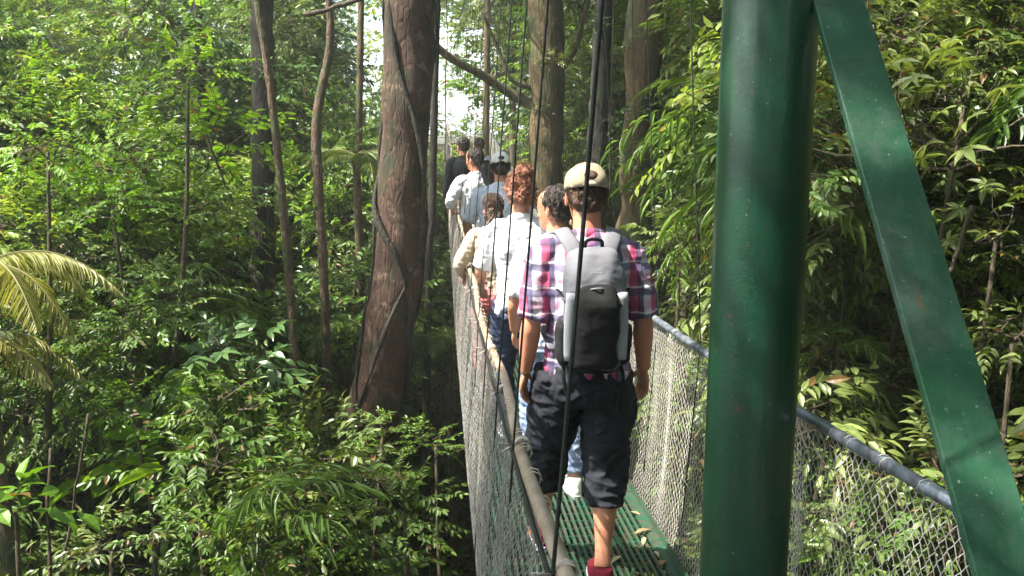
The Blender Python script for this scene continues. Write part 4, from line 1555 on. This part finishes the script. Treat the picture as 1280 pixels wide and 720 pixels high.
for i, (px0, px1, Yd, rr0, mt, lb) in enumerate([
        (1195, 1180, 7.5, .10, 'bark_dark', 'dark stem half hidden in leaves on the right of the slanting brace'),
        (868, 860, 13.5, .16, 'bark_dark', 'shadowy trunk directly left of the green post'),
        (245, 262, 14.5, .07, 'bark_dark', 'dim trunk deep in the leaves left of the black trunk'),
        (610, 606, 19.0, .07, 'bark_olive', 'thin distant trunk above the white capped man'),
        (640, 642, 24.0, .09, 'bark_pale', 'pale distant trunk in the bright gap beside the mossy trunk'),
        (1068, 1074, 12.5, .13, 'bark_dark', 'dark trunk seen past the slanting brace top'),
        (452, 446, 13.0, .05, 'bark_olive', 'thin olive stem just left of the thick reddish trunk')]):
    tree('tree', [(px0, -60), ((px0 + px1) / 2, 150), (px1, 330)], Yd, [rr0 * .9, rr0, rr0 * 1.1], M[mt], lb, [0, 1, 2][i % 3], 5.5 + .1 * Yd, 1.2)

# trunk-side epiphytes
def leafy(name, pos, sc, me, label, cat='plant', group=None, stem=None):
    root = empty(name, pos, label, cat, group)
    c = obj('foliage', me, root)
    c.scale = (sc,) * 3
    c.rotation_euler = (rng.uniform(-.3, .3), rng.uniform(-.3, .3), rng.uniform(0, 6.28))
    gz = float(ground_z(pos[0], pos[1]))
    if stem and pos[2] > gz:
        h = min(pos[2] - gz + .1, stem)
        m = MB()
        m.tube(spline([(rng.uniform(-.25, .25), rng.uniform(-.25, .25), -h), (rng.uniform(-.1, .1), 0, -h * .5), (0, 0, 0)], 8), np.linspace(.03, .012, 8), n=6)
        obj('stem', m.mesh('stem', [M['twig']], True), root)
    return root


for px, py, Yd, sc, kind in [(800, 60, 10.8, .45, 'olive'), (792, 150, 10.7, .5, 'dark'), (806, 235, 10.7, .45, 'olive'), (780, 205, 10.7, .4, 'small'), (822, 120, 10.7, .4, 'dark'),
                             (690, 75, 13.6, .4, 'olive'), (672, 140, 13.6, .35, 'dark'), (748, 30, 11.8, .3, 'dark'), (380, 110, 9.6, .55, 'dark'), (332, 90, 9.7, .35, 'dark'), (335, 250, 9.7, .3, 'dark')]:
    tk = {14: 'mossy forked trunk', 12: 'narrow black trunk', 11: 'leafy brown trunk', 10: 'left black trunk'}[int(Yd + .45)]
    if px == 380:
        tk = 'slim tan trunk'
    hgt = 'near the top' if py < 70 else 'a little lower' if py < 130 else 'at mid height' if py < 180 else 'level with the walkers'
    leafy('epiphyte', P(px, py, Yd), sc, random.choice(CL[kind]), '%s leaved clump growing on the %s, %s' % ({'olive': 'long', 'dark': 'dark', 'small': 'small'}[kind], tk, hgt), 'epiphyte', 'epiphytes on the trunks')

# shrubs one can tell apart
sh = [(478, 545, 6.3, .42, 'small', 'shrub of small leaves in front of the foot of the thick trunk'),
      (505, 640, 5.6, .6, 'small', 'low shrub filling the bottom between the thick trunk and the bridge'),
      (545, 560, 6.8, .5, 'small', 'small leaved shrub touching the left chain link side'),
      (235, 95, 8.0, .7, 'bright', 'bright yellow green shrub top at the upper left'),
      (60, 190, 7.0, .7, 'bright', 'bright leafy shrub at the left edge above the drooping fronds'),
      (140, 260, 7.4, .65, 'bright', 'bright shrub beside the drooping fronds'),
      (165, 510, 6.4, .45, 'bright', 'lit shrub at the lower left middle'),
      (250, 660, 5.4, .6, 'small', 'dense small leaved shrub at the bottom left'),
      (140, 690, 5.2, .55, 'olive', 'pale leaved shrub at the bottom left edge of the slope'),
      (390, 660, 5.6, .55, 'small', 'shrub at the bottom beside the slim trunks'),
      (20, 640, 4.6, .5, 'broad', 'broad light green leaves at the bottom left corner'),
      (1205, 130, 5.2, .7, 'whorl', 'shrub with pale palmate leaf rosettes right of the brace'),
      (1245, 300, 4.6, .6, 'whorl', 'long leaved shrub at the right edge halfway up'),
      (1265, 430, 4.4, .55, 'olive', 'glossy shrub by the lower right of the brace'),
      (1060, 330, 6.5, .7, 'olive', 'shrub framed between the post and the brace'),
      (1040, 450, 6.0, .6, 'lance', 'narrow leaved shrub just above the right handrail'),
      (850, 300, 8.0, .6, 'olive', 'shrub between the man in plaid and the green post'),
      (1150, 60, 6.5, .7, 'olive', 'shrub at the top right corner behind the brace'),
      (1100, 640, 5.2, .6, 'olive', 'shrub seen through the right chain link mesh'),
      (850, 500, 6.6, .6, 'small', 'shrub behind the mesh beside the man in plaid')]
for px, py, Yd, sc, kind, lb in sh:
    leafy('shrub', P(px, py, Yd), sc, random.choice(CL[kind]), lb, 'shrub', None, 2.5)

# palms
FR = [frond_mesh('frond%d' % i, 1.7, 56, .4, .026, .75 + .1 * i, M['frond_tan'], .45, .7) for i in range(2)]
FG = [frond_mesh('frond_green%d' % i, 1.6, 40, .4, .035, .6 + .12 * i, M['frond_green'], .5, .55) for i in range(2)]


def palm(pos, label, meshes, angs, sc, stem=3.0, name='palm'):
    root = empty(name, pos, label, 'palm')
    for i, a_ in enumerate(angs):
        o = obj('frond', meshes[i % len(meshes)], root)
        o.rotation_euler = (rng.uniform(-.15, .15), rng.uniform(-.15, .2), a_)
        o.scale = (sc * rng.uniform(.85, 1.1),) * 3
    gz = float(ground_z(pos[0], pos[1])); h = min(max(pos[2] - gz, .3), stem + 6)
    m = MB(); m.tube(spline([(0.1, 0, -h - .1), (.03, 0, -h * .5), (0, 0, 0)], 14), np.linspace(.07, .045, 14), n=10)
    obj('trunk', m.mesh('palm_trunk', [M['bark_pale']], True), root)
    return root


palm(P(-30, 335, 6.2), 'drooping tan palm fronds at the left edge', FR, [0.15, -.35, -.75, 1.0, 2.4, 3.6, -1.3], 0.62)
palm(P(-50, 430, 6.6), 'lower drooping tan fronds below the others at the left edge', FR[::-1], [0.05, -.5, 2.8, 4.2], 0.55)
palm(P(445, 195, 10.6), 'small palm with arching fronds just left of the thick trunk', FG, [0.2, 1.2, 2.3, 3.1, 4.0, 5.1], .5)
palm(P(425, 400, 10.0), 'green palm low behind the slim tan trunk', FG, [0.3, 1.3, 2.2, 3.3, 4.4, 5.4], .55)
palm(P(860, 225, 12.0), 'palm with feathery fronds left of the green post', FG, [0.1, 1.1, 2.0, 3.0, 4.1, 5.0], .6)
palm(P(560, 420, 11.0), 'dark palm under the bridge at the left', FG, [0.6, 1.7, 2.7, 3.6, 4.5, 5.6], .6)

# hanging vines, bare stems
for i, (x0, y0, x1, y1, Yd, r_, lb) in enumerate([
        (70, 560, 75, 800, 4.9, .010, 'thin bare stem standing at the bottom left'),
        (110, 520, 60, 800, 5.0, .008, 'slanting bare stem at the bottom left'),
        (1215, 255, 1190, 340, 4.8, .016, 'dark crooked twig right of the brace'),
        (560, -40, 556, 200, 9.0, .006, 'thin vine hanging beside the thick trunk'),
        (792, -40, 800, 260, 9.0, .006, 'thin vine hanging in front of the leafy brown trunk'),
        (770, -40, 764, 260, 9.5, .007, 'thin dark vine right of the narrow black trunk'),
        (1085, -20, 1092, 200, 5.5, .006, 'thin vine hanging right of the slanting brace'),
        (210, 60, 290, 260, 9.0, .012, 'bent grey branch in the upper left leaves'),
        (380, 18, 455, -4, 9.0, .025, 'grey branch crossing the top left of the thick trunk')]):
    a_, b_ = P(x0, y0, Yd), P(x1, y1, Yd)
    k_ = np.linspace(0, 1, 14)[:, None]
    q = np.array(a_) * (1 - k_) + np.array(b_) * k_ + rng.normal(0, .012, (14, 3)).cumsum(0) * .5
    m = MB(); m.tube(q - q[0], r_ * (1 + .2 * np.sin(np.arange(14))), n=6)
    obj('vine' if 'vine' in lb else 'branch', m.mesh('stem', [M['twig']], True), None, tuple(q[0]), label=lb, category='vine' if 'vine' in lb else 'branch')

# fallen leaves on the deck
LF = leaves(np.array([[0, 0, 0.]]), np.array([[1., 0, 0]]), np.array([[0, 0, 1.]]), np.array([.1]), np.array([.035]), True)
t = NT('dead_leaf'); t.col(t.ramp(t.n('ObjectInfo').outputs['Random'], [(0, (0.2, 0.12, 0.05)), (1, (0.42, 0.36, 0.22))])); M['dead'] = t.set(Roughness=.6)
lfm = mk_mesh('fallen_leaf', LF[0], [LF[1], LF[2]], mats=[M['dead']])
for i, (px, py) in enumerate([(793, 668), (818, 690), (826, 708), (788, 640), (776, 696), (806, 672)]):
    r_ = ray(px, py); tt = 1.0
    for _ in range(30):
        q = r_ * tt; tt += (float(deck_z(q.y)) + .012 - q.z) / r_.z
    q = r_ * tt
    o = obj('fallen_leaf', lfm, None, (q.x, q.y, q.z + .004), label='dry fallen leaf lying on the green deck by the feet of the man in plaid', category='leaf', group='fallen leaves on the deck')
    o.rotation_euler = (rng.uniform(-.2, .2), rng.uniform(-.2, .2), rng.uniform(-2.6, 2.6)); k_ = rng.uniform(.55, 1.15); o.scale = (k_, k_ * rng.uniform(.7, 1.5), k_)

# ------------------------------------------------------------------ haze
m = MB(); m.box((0, 0, 8.5), (3300, 3300, 38.0))
me = m.mesh('haze')
hz_ = bpy.data.materials.new('haze'); hz_.use_nodes = True
tt = hz_.node_tree; tt.nodes.remove(tt.nodes['Principled BSDF'])
pv = tt.nodes.new('ShaderNodeVolumePrincipled')
pv.inputs['Color'].default_value = (0.9, 0.92, 0.86, 1); pv.inputs['Density'].default_value = 0.0022; pv.inputs['Anisotropy'].default_value = 0.2
tt.links.new(pv.outputs[0], tt.nodes['Material Output'].inputs['Volume'])
me.materials.append(hz_)
obj('haze', me, kind='stuff', label='thin pale humid air between the trees', category='haze')
